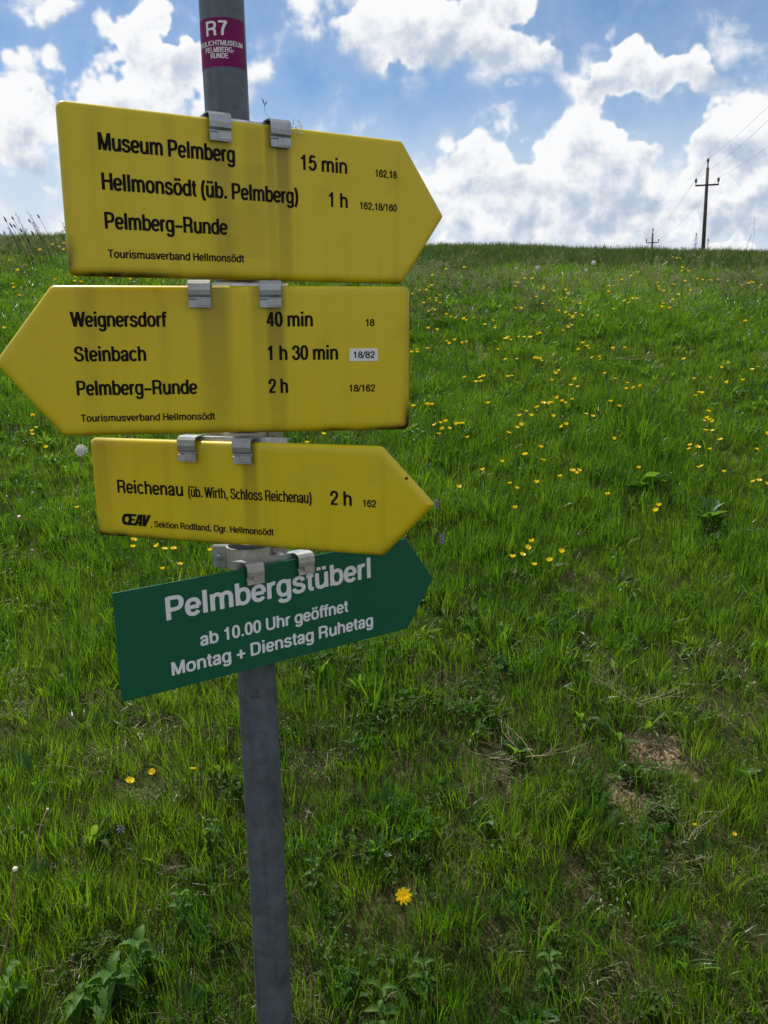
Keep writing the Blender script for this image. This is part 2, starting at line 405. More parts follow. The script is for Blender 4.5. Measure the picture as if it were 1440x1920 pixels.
def axis(*segs):
    o = []
    for a, b, n in segs: o += list(np.linspace(a, b, n, endpoint=False))
    o.append(segs[-1][1]); return np.array(o)
xs = axis((-320, -60, 12), (-60, -12, 24), (-12, -4, 40), (-4, 5, 150), (5, 14, 45), (14, 60, 24), (60, 340, 12))
ys = axis((-60, -6, 12), (-6, .8, 25), (.8, 4.2, 110), (4.2, 9.5, 100), (9.5, 24, 60), (24, 120, 40), (120, 600, 25))
X, Y = np.meshgrid(xs, ys); Z = terrain(X, Y)
Z -= .018*np.clip(bare(X, Y)-.5, 0, 1)
V = np.stack([X.ravel(), Y.ravel(), Z.ravel()], 1); nx = len(xs); ny = len(ys)
I = (np.arange(ny-1)[:, None]*nx+np.arange(nx-1)[None, :]).ravel(); F = np.stack([I, I+1, I+1+nx, I+nx], 1)
def ground_mat():
    m, N, o = mat('meadow_soil'); b = N.n('ShaderNodeBsdfPrincipled'); g = N.n('ShaderNodeNewGeometry'); p = g.outputs['Position']
    n1 = N.noise(p, 22.0, 6.0, .65); n2 = N.noise(p, 90.0, 4.0, .6); n3 = N.noise(p, 1.2, 4.0, .6)
    c = N.mix(N.smooth(n1, .35, .65), (.030, .026, .012, 1), (.075, .060, .028, 1))
    c = N.mix(N.math('MULTIPLY', N.smooth(n2, .5, .72), .6), c, (.21, .165, .085, 1))
    c = N.mix(N.math('MULTIPLY', N.smooth(n3, .35, .65), .35), c, (.030, .048, .012, 1))
    at_ = N.n('ShaderNodeAttribute'); at_.attribute_name = 'bare'
    soil = N.mix(N.smooth(n2, .35, .65), (.20, .135, .07, 1), (.42, .31, .19, 1))
    c = N.mix(N.smooth(at_.outputs['Fac'], .55, .9), c, soil)
    far = N.n('ShaderNodeSeparateXYZ', i_0=p).outputs[1]
    c = N.mix(N.smooth(far, 14.0, 26.0), c, N.mix(N.smooth(n3, .35, .65), (.035, .065, .015, 1), (.07, .10, .025, 1)))
    N.put(b.inputs['Base Color'], c); b.inputs['Roughness'].default_value = .95; b.inputs['Specular IOR Level'].default_value = .1
    bp = N.n('ShaderNodeBump'); bp.inputs['Strength'].default_value = .8; bp.inputs['Distance'].default_value = .012
    N.put(bp.inputs['Height'], N.math('ADD', n1, N.math('MULTIPLY', n2, .5))); N.put(b.inputs['Normal'], bp.outputs[0]); N.put(o.inputs[0], b.outputs[0]); return m
ground = obj('meadow_ground', V, F, ground_mat(), smooth=True); tag(ground, 'grassy hillside soil rising to a crest', kind='structure')
a_ = ground.data.attributes.new('bare', 'FLOAT', 'POINT'); a_.data.foreach_set('value', bare(X, Y).ravel().astype(np.float32))

# ------------------------------------------------------------------ lettering: a pen draws each glyph from centre lines
def arc(cx, cy, rx, ry, a0, a1, n=None, e=2.35):
    n = n or max(6, int(abs(a1-a0)/12)); P = []
    for i in range(n+1):
        a = math.radians(a0+(a1-a0)*i/n); c, s = math.cos(a), math.sin(a)
        P.append((cx+rx*math.copysign(abs(c)**(2/e), c), cy+ry*math.copysign(abs(s)**(2/e), s)))
    return P
def crv(*p, n=5):
    p = list(p); q = [p[0]]+p+[p[-1]]; o = []
    for i in range(1, len(q)-2):
        p0, p1, p2, p3 = map(np.array, q[i-1:i+3])
        for k in range(n):
            t = k/n; o.append(tuple(.5*((2*p1)+(-p0+p2)*t+(2*p0-5*p1+4*p2-p3)*t*t+(-p0+3*p1-3*p2+p3)*t**3)))
    o.append(p[-1]); return o
def ln(*p): return list(p)
def Dg(x0, y0, x1, y1, k=1.12): return ('D', x0, y0, x1, y1, k)
L_ = .17
DOTS = lambda a, b: [ln((a, .86), (a, 1.02)), ln((b, .86), (b, 1.02))]
OO = [arc(.424, .37, .285, .32, 0, 360, 30)]
UU = [crv((.17, .74), (.17, .30), (.19, .15), (.27, .07), (.40, .045), (.52, .09), (.62, .18), (.678, .32)), ln((.678, 0), (.678, .74))]
GL = {
' ': (.386, []), 'H': (1.0, [ln((L_, 0), (L_, 1)), ln((.83, 0), (.83, 1)), ln((L_, .53), (.83, .53))]),
'M': (1.157, [ln((L_, 0), (L_, 1)), ln((.987, 0), (.987, 1)), Dg(.20, 1, .578, 0, 1.05), Dg(.957, 1, .578, 0, 1.05)]),
'P': (.926, [ln((L_, 0), (L_, 1)), ln((L_, .935), (.45, .935)), crv((.45, .935), (.66, .91), (.765, .80), (.775, .69), (.74, .55), (.64, .46), (.45, .43)), ln((.45, .43), (L_, .43))]),
'R': (1.0, [ln((L_, 0), (L_, 1)), ln((L_, .935), (.50, .935)), crv((.50, .935), (.70, .91), (.80, .80), (.81, .71), (.77, .57), (.68, .49), (.50, .465)), ln((.50, .465), (L_, .465)), crv((.55, .465), (.72, .42), (.78, .30), (.79, .12), (.84, 0))]),
'T': (.848, [ln((.04, .935), (.81, .935)), ln((.424, 0), (.424, .935))]),
'W': (1.31, [Dg(.09, 1, .37, 0), Dg(.655, 1, .37, 0), Dg(.655, 1, .94, 0), Dg(1.22, 1, .94, 0)]),
'V': (.926, [Dg(.10, 1, .463, 0), Dg(.826, 1, .463, 0)]), 'A': (1.0, [Dg(.10, 0, .5, 1), Dg(.90, 0, .5, 1), ln((.24, .27), (.76, .27))]),
'S': (.926, [crv((.755, .70), (.70, .86), (.58, .925), (.45, .94), (.28, .90), (.195, .80), (.20, .66), (.30, .575), (.48, .525), (.66, .46), (.765, .36), (.77, .21), (.68, .10), (.47, .055), (.27, .10), (.17, .20), (.145, .32))]),
'O': (1.08, [arc(.54, .5, .40, .445, 0, 360, 36)]), 'D': (1.0, [ln((L_, 0), (L_, 1)), ln((L_, .935), (.42, .935)), crv((.42, .935), (.68, .89), (.81, .73), (.835, .5), (.81, .27), (.68, .11), (.42, .065)), ln((.42, .065), (L_, .065))]),
'U': (1.0, [crv((.17, 1), (.17, .36), (.20, .18), (.32, .075), (.50, .05), (.68, .075), (.80, .18), (.83, .36), (.83, 1))]),
'F': (.848, [ln((L_, 0), (L_, 1)), ln((L_, .935), (.80, .935)), ln((L_, .51), (.72, .51))]),
'E': (.926, [ln((L_, 0), (L_, 1)), ln((L_, .935), (.85, .935)), ln((L_, .52), (.80, .52)), ln((L_, .065), (.87, .065))]),
'I': (.386, [ln((.193, 0), (.193, 1))]), 'L': (.848, [ln((L_, 0), (L_, 1)), ln((L_, .065), (.79, .065))]),
'C': (1.0, [arc(.52, .5, .385, .445, 38, 322, 28)]), 'N': (1.0, [ln((L_, 0), (L_, 1)), ln((.83, 0), (.83, 1)), Dg(.2, 1, .8, 0, 1.1)]),
'B': (1.0, [ln((L_, 0), (L_, 1)), ln((L_, .935), (.50, .935)), crv((.50, .935), (.68, .91), (.75, .80), (.75, .68), (.68, .56), (.50, .525)), ln((.50, .525), (L_, .525)), crv((.50, .525), (.72, .49), (.81, .38), (.81, .22), (.72, .10), (.50, .065)), ln((.50, .065), (L_, .065))]),
'G': (1.08, [arc(.53, .5, .395, .445, 40, 350, 30), ln((.905, 0), (.905, .45)), ln((.56, .45), (.96, .45))]),
'a': (.772, [crv((.14, .50), (.18, .62), (.28, .68), (.40, .69), (.53, .66), (.59, .56), (.595, .44)), ln((.595, .46), (.595, .13)), crv((.595, .14), (.605, .05), (.66, -.0)), crv((.595, .43), (.46, .39), (.30, .36), (.17, .29), (.135, .18), (.18, .08), (.30, .045), (.44, .08), (.55, .17), (.595, .27))]),
'b': (.848, [ln((L_, 0), (L_, 1)), arc(.445, .37, .27, .32, 0, 360, 28)]), 'd': (.848, [ln((.678, 0), (.678, 1)), arc(.403, .37, .27, .32, 0, 360, 28)]),
'c': (.772, [arc(.405, .37, .275, .32, 38, 322, 22)]), 'e': (.772, [arc(.39, .37, .27, .32, 0, 325, 24), ln((.13, .365), (.665, .365))]),
'f': (.4625, [crv((.21, 0), (.21, .74), (.225, .88), (.30, .94), (.48, .94)), ln((.03, .685), (.45, .685))]),
'g': (.848, [ln((.678, .74), (.678, -.02)), crv((.678, 0), (.66, -.14), (.57, -.22), (.42, -.235), (.25, -.21), (.165, -.10)), arc(.403, .37, .27, .32, 0, 360, 28)]),
'h': (.848, [ln((L_, 0), (L_, 1)), crv((L_, .42), (.20, .57), (.30, .67), (.43, .695), (.58, .66), (.665, .54), (.678, .40), (.678, 0))]),
'i': (.386, [ln((.193, 0), (.193, .74)), ln((.193, .86), (.193, 1.02))]), 'l': (.386, [ln((.193, 0), (.193, 1))]),
'k': (.772, [ln((L_, 0), (L_, 1)), Dg(.66, .74, .22, .24, 1.1), Dg(.36, .42, .68, 0, 1.1)]),
'm': (1.235, [ln((L_, 0), (L_, .74)), crv((L_, .42), (.20, .58), (.29, .67), (.40, .695), (.54, .66), (.61, .54), (.6175, .42), (.6175, 0)), crv((.6175, .42), (.65, .58), (.74, .67), (.85, .695), (.98, .66), (1.055, .54), (1.065, .42), (1.065, 0))]),
'n': (.848, [ln((L_, 0), (L_, .74)), crv((L_, .42), (.20, .57), (.30, .67), (.43, .695), (.58, .66), (.665, .54), (.678, .40), (.678, 0))]),
'o': (.848, OO), 'ö': (.848, OO+DOTS(.27, .57)), 'r': (.54, [ln((L_, 0), (L_, .74)), crv((L_, .42), (.21, .58), (.30, .66), (.40, .685), (.50, .68))]),
's': (.772, [crv((.62, .53), (.57, .63), (.47, .685), (.37, .695), (.23, .66), (.155, .57), (.19, .46), (.29, .405), (.43, .37), (.57, .32), (.635, .21), (.585, .10), (.47, .05), (.37, .04), (.23, .07), (.15, .13), (.115, .23))]),
't': (.4625, [crv((.22, .94), (.22, .24), (.235, .11), (.31, .055), (.42, .05)), ln((.03, .685), (.42, .685))]),
'u': (.848, UU), 'ü': (.848, UU+DOTS(.27, .57)), 'v': (.772, [Dg(.09, .74, .386, 0), Dg(.682, .74, .386, 0)]),
'0': (.772, [arc(.386, .5, .25, .445, 0, 360, 32)]), '1': (.772, [ln((.43, 0), (.43, 1)), crv((.14, .76), (.28, .78), (.37, .85), (.42, .96))]),
'2': (.772, [crv((.13, .64), (.15, .79), (.25, .91), (.38, .94), (.54, .90), (.62, .79), (.62, .66), (.55, .52), (.38, .36), (.22, .20), (.16, .065)), ln((.09, .065), (.67, .065))]),
'3': (.772, [crv((.14, .70), (.18, .85), (.28, .93), (.39, .94), (.53, .89), (.60, .78), (.58, .64), (.50, .56), (.34, .53)), crv((.34, .53), (.54, .49), (.635, .38), (.64, .24), (.56, .11), (.40, .055), (.26, .075), (.16, .17), (.125, .30))]),
'4': (.772, [ln((.53, 0), (.53, .98)), ln((.06, .27), (.71, .27)), Dg(.13, .27, .50, .98, 1.0)]),
'5': (.772, [ln((.19, .935), (.64, .935)), ln((.225, .935), (.17, .47)), crv((.17, .50), (.27, .60), (.40, .625), (.54, .59), (.63, .48), (.64, .32), (.57, .15), (.42, .06), (.28, .075), (.17, .16), (.13, .28))]),
'6': (.772, [crv((.63, .73), (.58, .87), (.44, .94), (.28, .90), (.17, .74), (.135, .5), (.14, .32)), arc(.39, .33, .25, .275, 0, 360, 28)]),
'7': (.772, [ln((.08, .935), (.69, .935)), crv((.66, .93), (.50, .68), (.39, .42), (.335, 0))]),
'8': (.772, [arc(.386, .735, .215, .20, 0, 360, 26), arc(.386, .295, .255, .24, 0, 360, 26)]),
',': (.386, [ln((.19, -.0), (.19, .17)), Dg(.235, .06, .14, -.17, .6)]), '.': (.386, [ln((.193, 0), (.193, .17))]),
'/': (.386, [Dg(.0, -.02, .386, 1.02, .8)]), '–': (.772, [ln((.05, .36), (.72, .36))]), '-': (.45, [ln((.05, .36), (.40, .36))]),
'+': (.81, [ln((.06, .35), (.75, .35)), ln((.405, .0), (.405, .70))]),
'(': (.4625, [crv((.36, 1.03), (.235, .82), (.175, .60), (.165, .41), (.175, .20), (.235, 0), (.36, -.22))]),
')': (.4625, [crv((.10, 1.03), (.225, .82), (.285, .60), (.295, .41), (.285, .20), (.225, 0), (.10, -.22))]),
}
def text_mesh(s, width, cap, hx=.085, hz=.066, depth=.00025, warp=None, track=-0.012):
    """returns verts and faces of the string, its ink running from x=0 to x=width, cap height `cap`, in the local XZ plane, facing -Y"""
    x = 0; strokes = []
    for ch in s:
        adv, st = GL[ch]
        for q in st: strokes.append((x, q))
        x += adv+track
    xmin = min(min((q[1], q[3])) if q[0] == 'D' else min(p[0] for p in q) for q in [([ 'D', q[1]+ox, q[2], q[3]+ox, q[4]] if q[0] == 'D' else [(p[0]+ox, p[1]) for p in q]) for ox, q in strokes])
    xmax = max(max((q[1], q[3])) if q[0] == 'D' else max(p[0] for p in q) for q in [([ 'D', q[1]+ox, q[2], q[3]+ox, q[4]] if q[0] == 'D' else [(p[0]+ox, p[1]) for p in q]) for ox, q in strokes])
    k = (width-2*hx*cap)/(xmax-xmin); V = []; F = []
    hxm = hx*cap; hzm = hz*cap
    for si, (ox, q) in enumerate(strokes):
        dy = -(.00004*(si % 9)); b = len(V)
        if q[0] == 'D':
            _, x0, y0, x1, y1, kk = q
            for (a, c) in ((x0, y0), (x1, y1)):
                X_ = (a+ox-xmin)*k+hxm
                V += [(X_-hxm*kk, dy, c*cap), (X_+hxm*kk, dy, c*cap)]
            F.append((b, b+1, b+3, b+2) if (y1 > y0) else (b+1, b, b+2, b+3)); continue
        pts = np.array([((p[0]+ox-xmin)*k+hxm, p[1]*cap) for p in q]); n = len(pts)
        if warp and n == 2: pts = np.linspace(pts[0], pts[1], 10); n = 10
        keep = [0]+[i for i in range(1, n) if np.linalg.norm(pts[i]-pts[i-1]) > 1e-6]; pts = pts[keep]; n = len(pts)
        closed = np.linalg.norm(pts[0]-pts[-1]) < 1e-6
        for i in range(n):
            if closed: t = pts[(i+1) % n if i < n-1 else 1]-pts[i-1 if i > 0 else n-2]
            else: t = pts[min(i+1, n-1)]-pts[max(i-1, 0)]
            t = t/(np.linalg.norm(t)+1e-12); nn = np.array([-t[1]*hxm, t[0]*hzm])
            V += [(pts[i][0]+nn[0], dy, pts[i][1]+nn[1]), (pts[i][0]-nn[0], dy, pts[i][1]-nn[1])]
        for i in range(n-1):
            a = b+2*i; F.append((a+1, a+3, a+2, a))
    V = [(v[0], v[1]-depth, v[2]) for v in V]
    if warp: V = [warp(v) for v in V]
    return V, F

# ------------------------------------------------------------------ signpost
PX, PY, R0 = -0.20413, 1.26025, 0.030
LEAN = -0.00138
def axis_at(zc): return np.array([PX+LEAN*zc, PY, zc])
post = empty('signpost', (PX-LEAN*1.5, PY, -.06))
tag(post, 'grey galvanised steel tube post carrying the hiking signs', 'signpost')
mb = MB(); pts = []
zlist = [0, .3, .6, .9, 1.2, 1.5, 1.8, 2.1, 2.4, 2.62]
mb.tube([(LEAN*z, 0, z) for z in zlist], R0, 40, cap=False)
mb.build('tube', M['pole'], post, smooth=True)
cb = MB(); cb.tube([(LEAN*2.62, 0, 2.60), (LEAN*2.62, 0, 2.625), (LEAN*2.62, 0, 2.635)], [.0318, .0318, .024], 32); cb.build('cap', M['iron'], post, smooth=False)
# vinyl sticker wrapped round the tube
def wrap(v, zc, r):
    a = (v[0])/R0
    return (LEAN*v[2]+math.sin(a)*(r-v[1]), -math.cos(a)*(r-v[1]), v[2])
m_st, N_, o_ = mat('magenta_vinyl'); b_ = N_.n('ShaderNodeBsdfPrincipled'); g_ = N_.n('ShaderNodeTexCoord')
n_ = N_.noise(g_.outputs['Object'], 190.0, 5.0, .7); n2_ = N_.noise(g_.outputs['Object'], 40.0, 3.0, .6)
c_ = N_.mix(N_.smooth(n2_, .3, .7), (.17, .003, .085, 1), (.21, .006, .105, 1)); c_ = N_.mix(N_.smooth(n_, .69, .74), c_, (.38, .30, .34, 1))
N_.put(b_.inputs[0], c_); b_.inputs['Roughness'].default_value = .6; b_.inputs['Specular IOR Level'].default_value = .2; N_.put(o_.inputs[0], b_.outputs[0]); M['sticker'] = m_st
# the photo's rows 31..126 px on the post
def z_on_post(px, py):
    d = ray(px, py); t = (PY-R0*.9)/d[1]; return 1.5+d[2]*t
ZT, ZB = z_on_post(415, 33), z_on_post(419, 125)
ROT = 0.10     # the middle of the print is turned a little to the left of the viewer
stk = MB(); n = 20; A0, A1 = -.0480, .0392; hh = (ZT-ZB)
Vv = []
for i in range(n+1):
    for z in (ZB, ZT):
        Vv.append(wrap((A0+(A1-A0)*i/n, 0, z+.06), 1.5, R0+.0003))
stk.add(Vv, [(2*i, 2*i+2, 2*i+3, 2*i+1) for i in range(n)])
sticker = stk.build('sticker', M['sticker'], post, smooth=True); sticker['label'] = 'purple R7 sticker wrapped round the post'
def on_sticker(s, x0, x1, z, cap, hx=.085, hz=.066):
    w_ = lambda v: wrap((x0+v[0], v[1]*.3-.0001, z+v[2]+.06), 1.5, R0+.0004)
    v, f = text_mesh(s, x1-x0, cap, hx, hz, warp=w_); obj('lettering', v, f, M['white_print'], sticker)
h1 = hh/92.0   # metres per photo pixel of height
on_sticker('R7', -.0186, .0119, ZT-(67-33)*h1, 27*h1, .10, .08)
on_sticker('FREILICHTMUSEUM', -.0375, .0328, ZT-(86-33)*h1, 9.5*h1, .09, .075)
on_sticker('PELMBERG-', -.0218, .0187, ZT-(98.5-33)*h1, 9.5*h1, .09, .075)
on_sticker('RUNDE', -.0135, .0105, ZT-(110-33)*h1, 9.5*h1, .09, .075)
# faint pencil scribble low on the tube
mk = MB()
zz = z_on_post(488, 1306)+.06
for i in range(16):
    a = -.007+.0011*i
    p = [wrap((a, 0, zz+.0012*math.sin(i*2.1)), 1.0, R0+.0003), wrap((a+.0014, 0, zz+.0012*math.sin(i*2.1+1.7)), 1.0, R0+.0003), wrap((a+.0014, 0, zz+.0009+.0012*math.sin(i*2.1+1.7)), 1.0, R0+.0003), wrap((a, 0, zz+.0009+.0012*math.sin(i*2.1)), 1.0, R0+.0003)]
    mk.add(p, [(0, 1, 2, 3)])
mk.add([wrap((x_, 0, zz+z_), 1.0, R0+.0003) for x_, z_ in ((.004, .006), (.005, .006), (.005, .012), (.004, .012))], [(0, 1, 2, 3)])
mk.build('pencil_mark', M['iron'], post)

def sign_frame(yaw, lean, tilt):
    y, l, t = map(math.radians, (yaw, lean, tilt))
    u = np.array([math.cos(y), math.sin(y), 0]); n = np.array([math.sin(y), -math.cos(y), 0]); w = np.array([0, 0, 1.])
    n2 = math.cos(l)*n+math.sin(l)*w; w2 = np.cross(n2, u)
    return math.cos(t)*u+math.sin(t)*w2, -math.sin(t)*u+math.cos(t)*w2, n2

def rounded(poly, rads, seg=5):
    out_ = []; n = len(poly)
    for i in range(n):
        p0, p1, p2 = map(np.array, (poly[i-1], poly[i], poly[(i+1) % n])); a = (p0-p1)/np.linalg.norm(p0-p1); b = (p2-p1)/np.linalg.norm(p2-p1)
        ang = math.acos(max(-1, min(1, a@b))); r = rads[i]; t = r/math.tan(ang/2); c = p1+(a+b)/np.linalg.norm(a+b)*r/math.sin(ang/2)
        s0, s1 = p1+a*t, p1+b*t; a0 = math.atan2(*(s0-c)[::-1]); a1 = math.atan2(*(s1-c)[::-1]); da = (a1-a0+math.pi) % (2*math.pi)-math.pi
        for k in range(seg+1): w = a0+da*k/seg; out_.append(c+r*np.array([math.cos(w), math.sin(w)]))
    return np.array(out_)

def inset(P, d):
    n = len(P); o = []
    for i in range(n):
        a, b, c = P[i-1], P[i], P[(i+1) % n]; t1 = (b-a)/np.linalg.norm(b-a); t2 = (c-b)/np.linalg.norm(c-b)
        n1 = np.array([-t1[1], t1[0]]); n2 = np.array([-t2[1], t2[0]]); m_ = n1+n2; m_ /= np.linalg.norm(m_)
        o.append(b+m_*d/max(.3, m_@n1))
    return np.array(o)

def plate(name, poly, rads, prof, material, parent):
    """shell of sheet metal: ring profile of (inset, y, rim) from the front centre round the rim to the back"""
    poly = [np.array(p, float) for p in poly]
    if sum(poly[i-1][0]*poly[i][1]-poly[i][0]*poly[i-1][1] for i in range(len(poly))) < 0: poly = poly[::-1]; rads = rads[::-1]
    V = []; F = []; rim = []; n = None
    for (d, y, rm) in prof:
        Q = inset(np.array(poly), d) if d > 1e-9 else np.array(poly)
        P = rounded(list(Q), [max(.0006, r-d*.7) for r in rads]); n = len(P)
        V += [(q[0], y, q[1]) for q in P]; rim += [rm]*n
    for k in range(len(prof)-1):
        for i in range(n): F.append((k*n+i, k*n+(i+1) % n, (k+1)*n+(i+1) % n, (k+1)*n+i))
    F.append(tuple(range(n))); F.append(tuple((len(prof)-1)*n+i for i in range(n))[::-1])
    F = [tuple(reversed(f)) for f in F[:-2]]+F[-2:]
    o = obj(name, V, F, material, parent)
    sm = np.ones(len(F), dtype=bool); sm[-2:] = False; sm[:n] = False; o.data.polygons.foreach_set('use_smooth', sm)
    a = o.data.attributes.new('rim', 'FLOAT', 'POINT'); a.data.foreach_set('value', np.array(rim, np.float32))
    return o
ENAMEL = [(.022, 0, 0.0), (.013, 0, .10), (.0075, .0000, .45), (.0045, .0006, .85), (.0022, .0019, 1), (.0007, .0040, 1), (0, .0065, 1), (0, .0095, 1), (.0012, .0095, 1), (.0012, .0060, 1), (.0032, .0030, 1), (.0080, .0014, 1)]
SHEET = [(.004, 0, 0), (.0004, 0, .2), (0, .0004, .4), (0, .0021, .4), (.0004, .0025, .2), (.004, .0025, 0)]

def make_clip(parent, x, H, t, width=.0295, drop=.030, material=None, skew=0.0):
    """strap hooked over the top edge: comes from the rail behind, over the rim, and down the face with a crimp"""
    z = H/2
    prof = [(.030, z-.012), (.026, z+.0035), (.018, z+.0062), (.004, z+.0066), (-.0030, z+.0056), (-.0062, z+.0020), (-.0068, z-.006),
            (-.0062, z-.0120), (-.0022, z-.0150), (-.0022, z-.0175), (-.0050, z-.0200), (-.0055, z-drop+.001)]
    th = .0019; n = len(prof); P = np.array(prof); V = []; F = []
    for i in range(n):
        t_ = P[min(i+1, n-1)]-P[max(i-1, 0)]; t_ /= np.linalg.norm(t_); nn = np.array([t_[1], -t_[0]])*th/2
        for s_ in (-1, 1):
            for e in (1, -1):
                q = P[i]+nn*e; V.append((x+s_*width/2+skew*(z-q[1]), q[0], q[1]))
    for i in range(n-1):
        a, b = 4*i, 4*i+4
        F += [(a, b, b+2, a+2), (a+1, a+3, b+3, b+1), (a, a+1, b+1, b), (a+2, b+2, b+3, a+3)]
    F += [(0, 2, 3, 1), (4*n-4, 4*n-3, 4*n-1, 4*n-2)]
    o = obj('clip', V, F, material or M['zinc'], parent)
    ofs = MB(); ofs.box((x+width*.18, -.0070+.0012, z-drop+.0075), (width*.32, .0012, .0050), 0, .0006)   # folded lip at the lower end
    ofs.build('clip_lip', material or M['zinc'], o)
    return o

def make_bracket(parent, zc_local, ylocal_pole, clamp_yaw=0.0, rail_half=.080, bolts=True, H=.2, up=0.0, cup=0.0, xc=0.0):
    """rail across the back of the sign, clamped round the post"""
    zt = H/2+.0035+up; rb = MB()
    # channel rail: web against the sign, two flanges backward
    rb.box((xc, .0115, zt-.0175), (rail_half, .0012, .0175)); rb.box((xc, .0175, zt-.0012), (rail_half, .0050, .0012)); rb.box((xc, .0175, zt-.0338), (rail_half, .0050, .0012))
    rail = rb.build('rail', M['alu'], parent)
    zt = zt+cup; cl = MB(); yc = ylocal_pole; r = R0+.0022; cs, sn = math.cos(clamp_yaw), math.sin(clamp_yaw)
    def rot(p): return (p[0]*cs-p[1]*sn, yc+p[0]*sn+p[1]*cs, p[2])
    for sgn in (1, -1):                         # two straps, one in front and one behind the tube
        n = 18; V = []; 
        prof = [(-.056, .003), (-.036, .003)]+[(math.cos(math.pi-math.pi*i/n)*r, .003+math.sin(math.pi*i/n)*(r-.003)) for i in range(n+1)]+[(.036, .003), (.056, .003)]
        F = []; th = .0028
        for i, (a, b) in enumerate(prof):
            p = np.array(prof); t_ = p[min(i+1, len(p)-1)]-p[max(i-1, 0)]; t_ /= np.linalg.norm(t_); nn = np.array([-t_[1], t_[0]])*th
            for (dx, dy) in ((0, 0), (nn[0], nn[1])):
                for z in (zt-.030, zt-.001+.0035):
                    V.append(rot((a+dx, sgn*(b+dy), z)))
        m_ = len(prof)
        for i in range(m_-1):
            a, b = 4*i, 4*i+4
            F += [(a, b, b+1, a+1), (a+2, a+3, b+3, b+2), (a+1, b+1, b+3, a+3), (a, a+2, b+2, b)]
        F += [(0, 1, 3, 2), (4*m_-4, 4*m_-2, 4*m_-1, 4*m_-3)]
        if sgn < 0: F = [f[::-1] for f in F]
        obj('clamp', V, F, M['zinc_worn'], parent)
    if bolts:
        for s_ in (-1, 1):
            bb = MB(); p0 = rot((s_*.0475, -.014, zt-.0135)); p1 = rot((s_*.0475, .020, zt-.0135))
            h0 = rot((s_*.0475, -.0105, zt-.0135)); h1 = rot((s_*.0475, -.0062, zt-.0135)); 
            bb.tube([p0, p1], .0035, 10); bb.tube([h0, h1], .0078, 6); bb.tube([rot((s_*.0475, .0062, zt-.0135)), rot((s_*.0475, .012, zt-.0135))], .0078, 6)
            bb.build('bolt', M['bolt'], parent)
    return rail

SIGNS = [
 dict(label='large yellow right-pointing sign at the top reading Museum Pelmberg', yaw=29.95, lean=-.33, tilt=-.48, uc=-.2347, zc=.1745, W=.4809, H=.2028, T=.0743, d=1, kind='y',
      clips=[(-.0345, .03, .9), (.0503, .03, .9)], streaks=[(-.036, .024, .34), (.055, .017, .62), (.036, .010, .42), (.012, .02, .18)], ghost=(-.008, .037, -.012, .062),
      text=[('Museum Pelmberg', -.190, -.0139, .0485, .0202, 'c'), ('Hellmonsödt (üb. Pelmberg)', -.189, .0760, .0023, .0202, 'c'), ('Pelmberg–Runde', -.1887, -.0283, -.0436, .0198, 'c'),
            ('Tourismusverband Hellmonsödt', -.1882, -.0063, -.0783, .0098, 's'), ('15 min', .0798, .1533, .0475, .0197, 'c'), ('162,18', .1985, .2353, .0475, .0100, 's'), ('1 h', .1218, .1533, .0015, .0195, 'c'), ('162,18/160', .1724, .2351, .0015, .0098, 's')]),
 dict(label='yellow left-pointing sign reading Weignersdorf, Steinbach, Pelmberg-Runde', yaw=7.62, lean=-.08, tilt=-.78, uc=.2392, zc=-.0350, W=.4821, H=.2010, T=.0804, d=-1, kind='y',
      clips=[(-.0495, .03, .9), (.0458, .03, .9)], streaks=[(-.032, .030, .46), (.052, .020, .60), (.028, .014, .25), (-.20, .02, .18)],
      text=[('Weignersdorf', -.2209, -.0932, .0462, .0197, 'c'), ('Steinbach', -.2195, -.1247, .0006, .0197, 'c'), ('Pelmberg–Runde', -.2195, -.0582, -.0450, .0197, 'c'),
            ('Tourismusverband Hellmonsödt', -.2175, -.0354, -.0808, .0097, 's'), ('40 min', .0378, .1031, .0460, .0197, 'c'), ('18', .1762, .1890, .0462, .0097, 's'), ('1 h 30 min', .0380, .1374, .0004, .0197, 'c'), ('2 h', .0386, .0665, -.0452, .0197, 'c'), ('18/162', .1519, .1900, -.0447, .0098, 's')]),
 dict(label='smaller yellow right-pointing sign reading Reichenau', yaw=-19.80, lean=-.08, tilt=-.05, uc=-.2346, zc=-.2237, W=.4668, H=.1507, T=.0730, d=1, kind='y',
      clips=[(-.0607, .03, .9), (.0285, .03, .9)], streaks=[(.036, .018, .48), (-.215, .02, .28), (-.05, .03, .15)],
      text=[('Reichenau', -.1893, -.0749, -.0060, .0198, 'c'), ('(üb. Wirth, Schloss Reichenau)', -.0666, .1306, -.0063, .0156, 'n'), ('2 h', .1576, .1903, -.0068, .0198, 'c'), ('162', .2056, .2259, -.0069, .0098, 's'),
            (', Sektion Rodlland, Ogr. Hellmonsödt', -.1351, .0705, -.0559, .0097, 's')]),
 dict(label='dark green right-pointing sign at the bottom reading Pelmbergstüberl', yaw=34.64, lean=.69, tilt=.13, uc=-.2276, zc=-.4080, W=.4798, H=.1537, T=.0552, d=1, kind='g',
      clips=[(-.0217, .027, .9), (.0629, .027, .9)], streaks=[],
      text=[('Pelmbergstüberl', -.1574, .1815, .0242, .0330, 'g'), ('ab 10.00 Uhr geöffnet', -.1111, .1385, -.0232, .0188, 'g'), ('Montag + Dienstag Ruhetag', -.1558, .1834, -.0566, .0194, 'g')]),
]
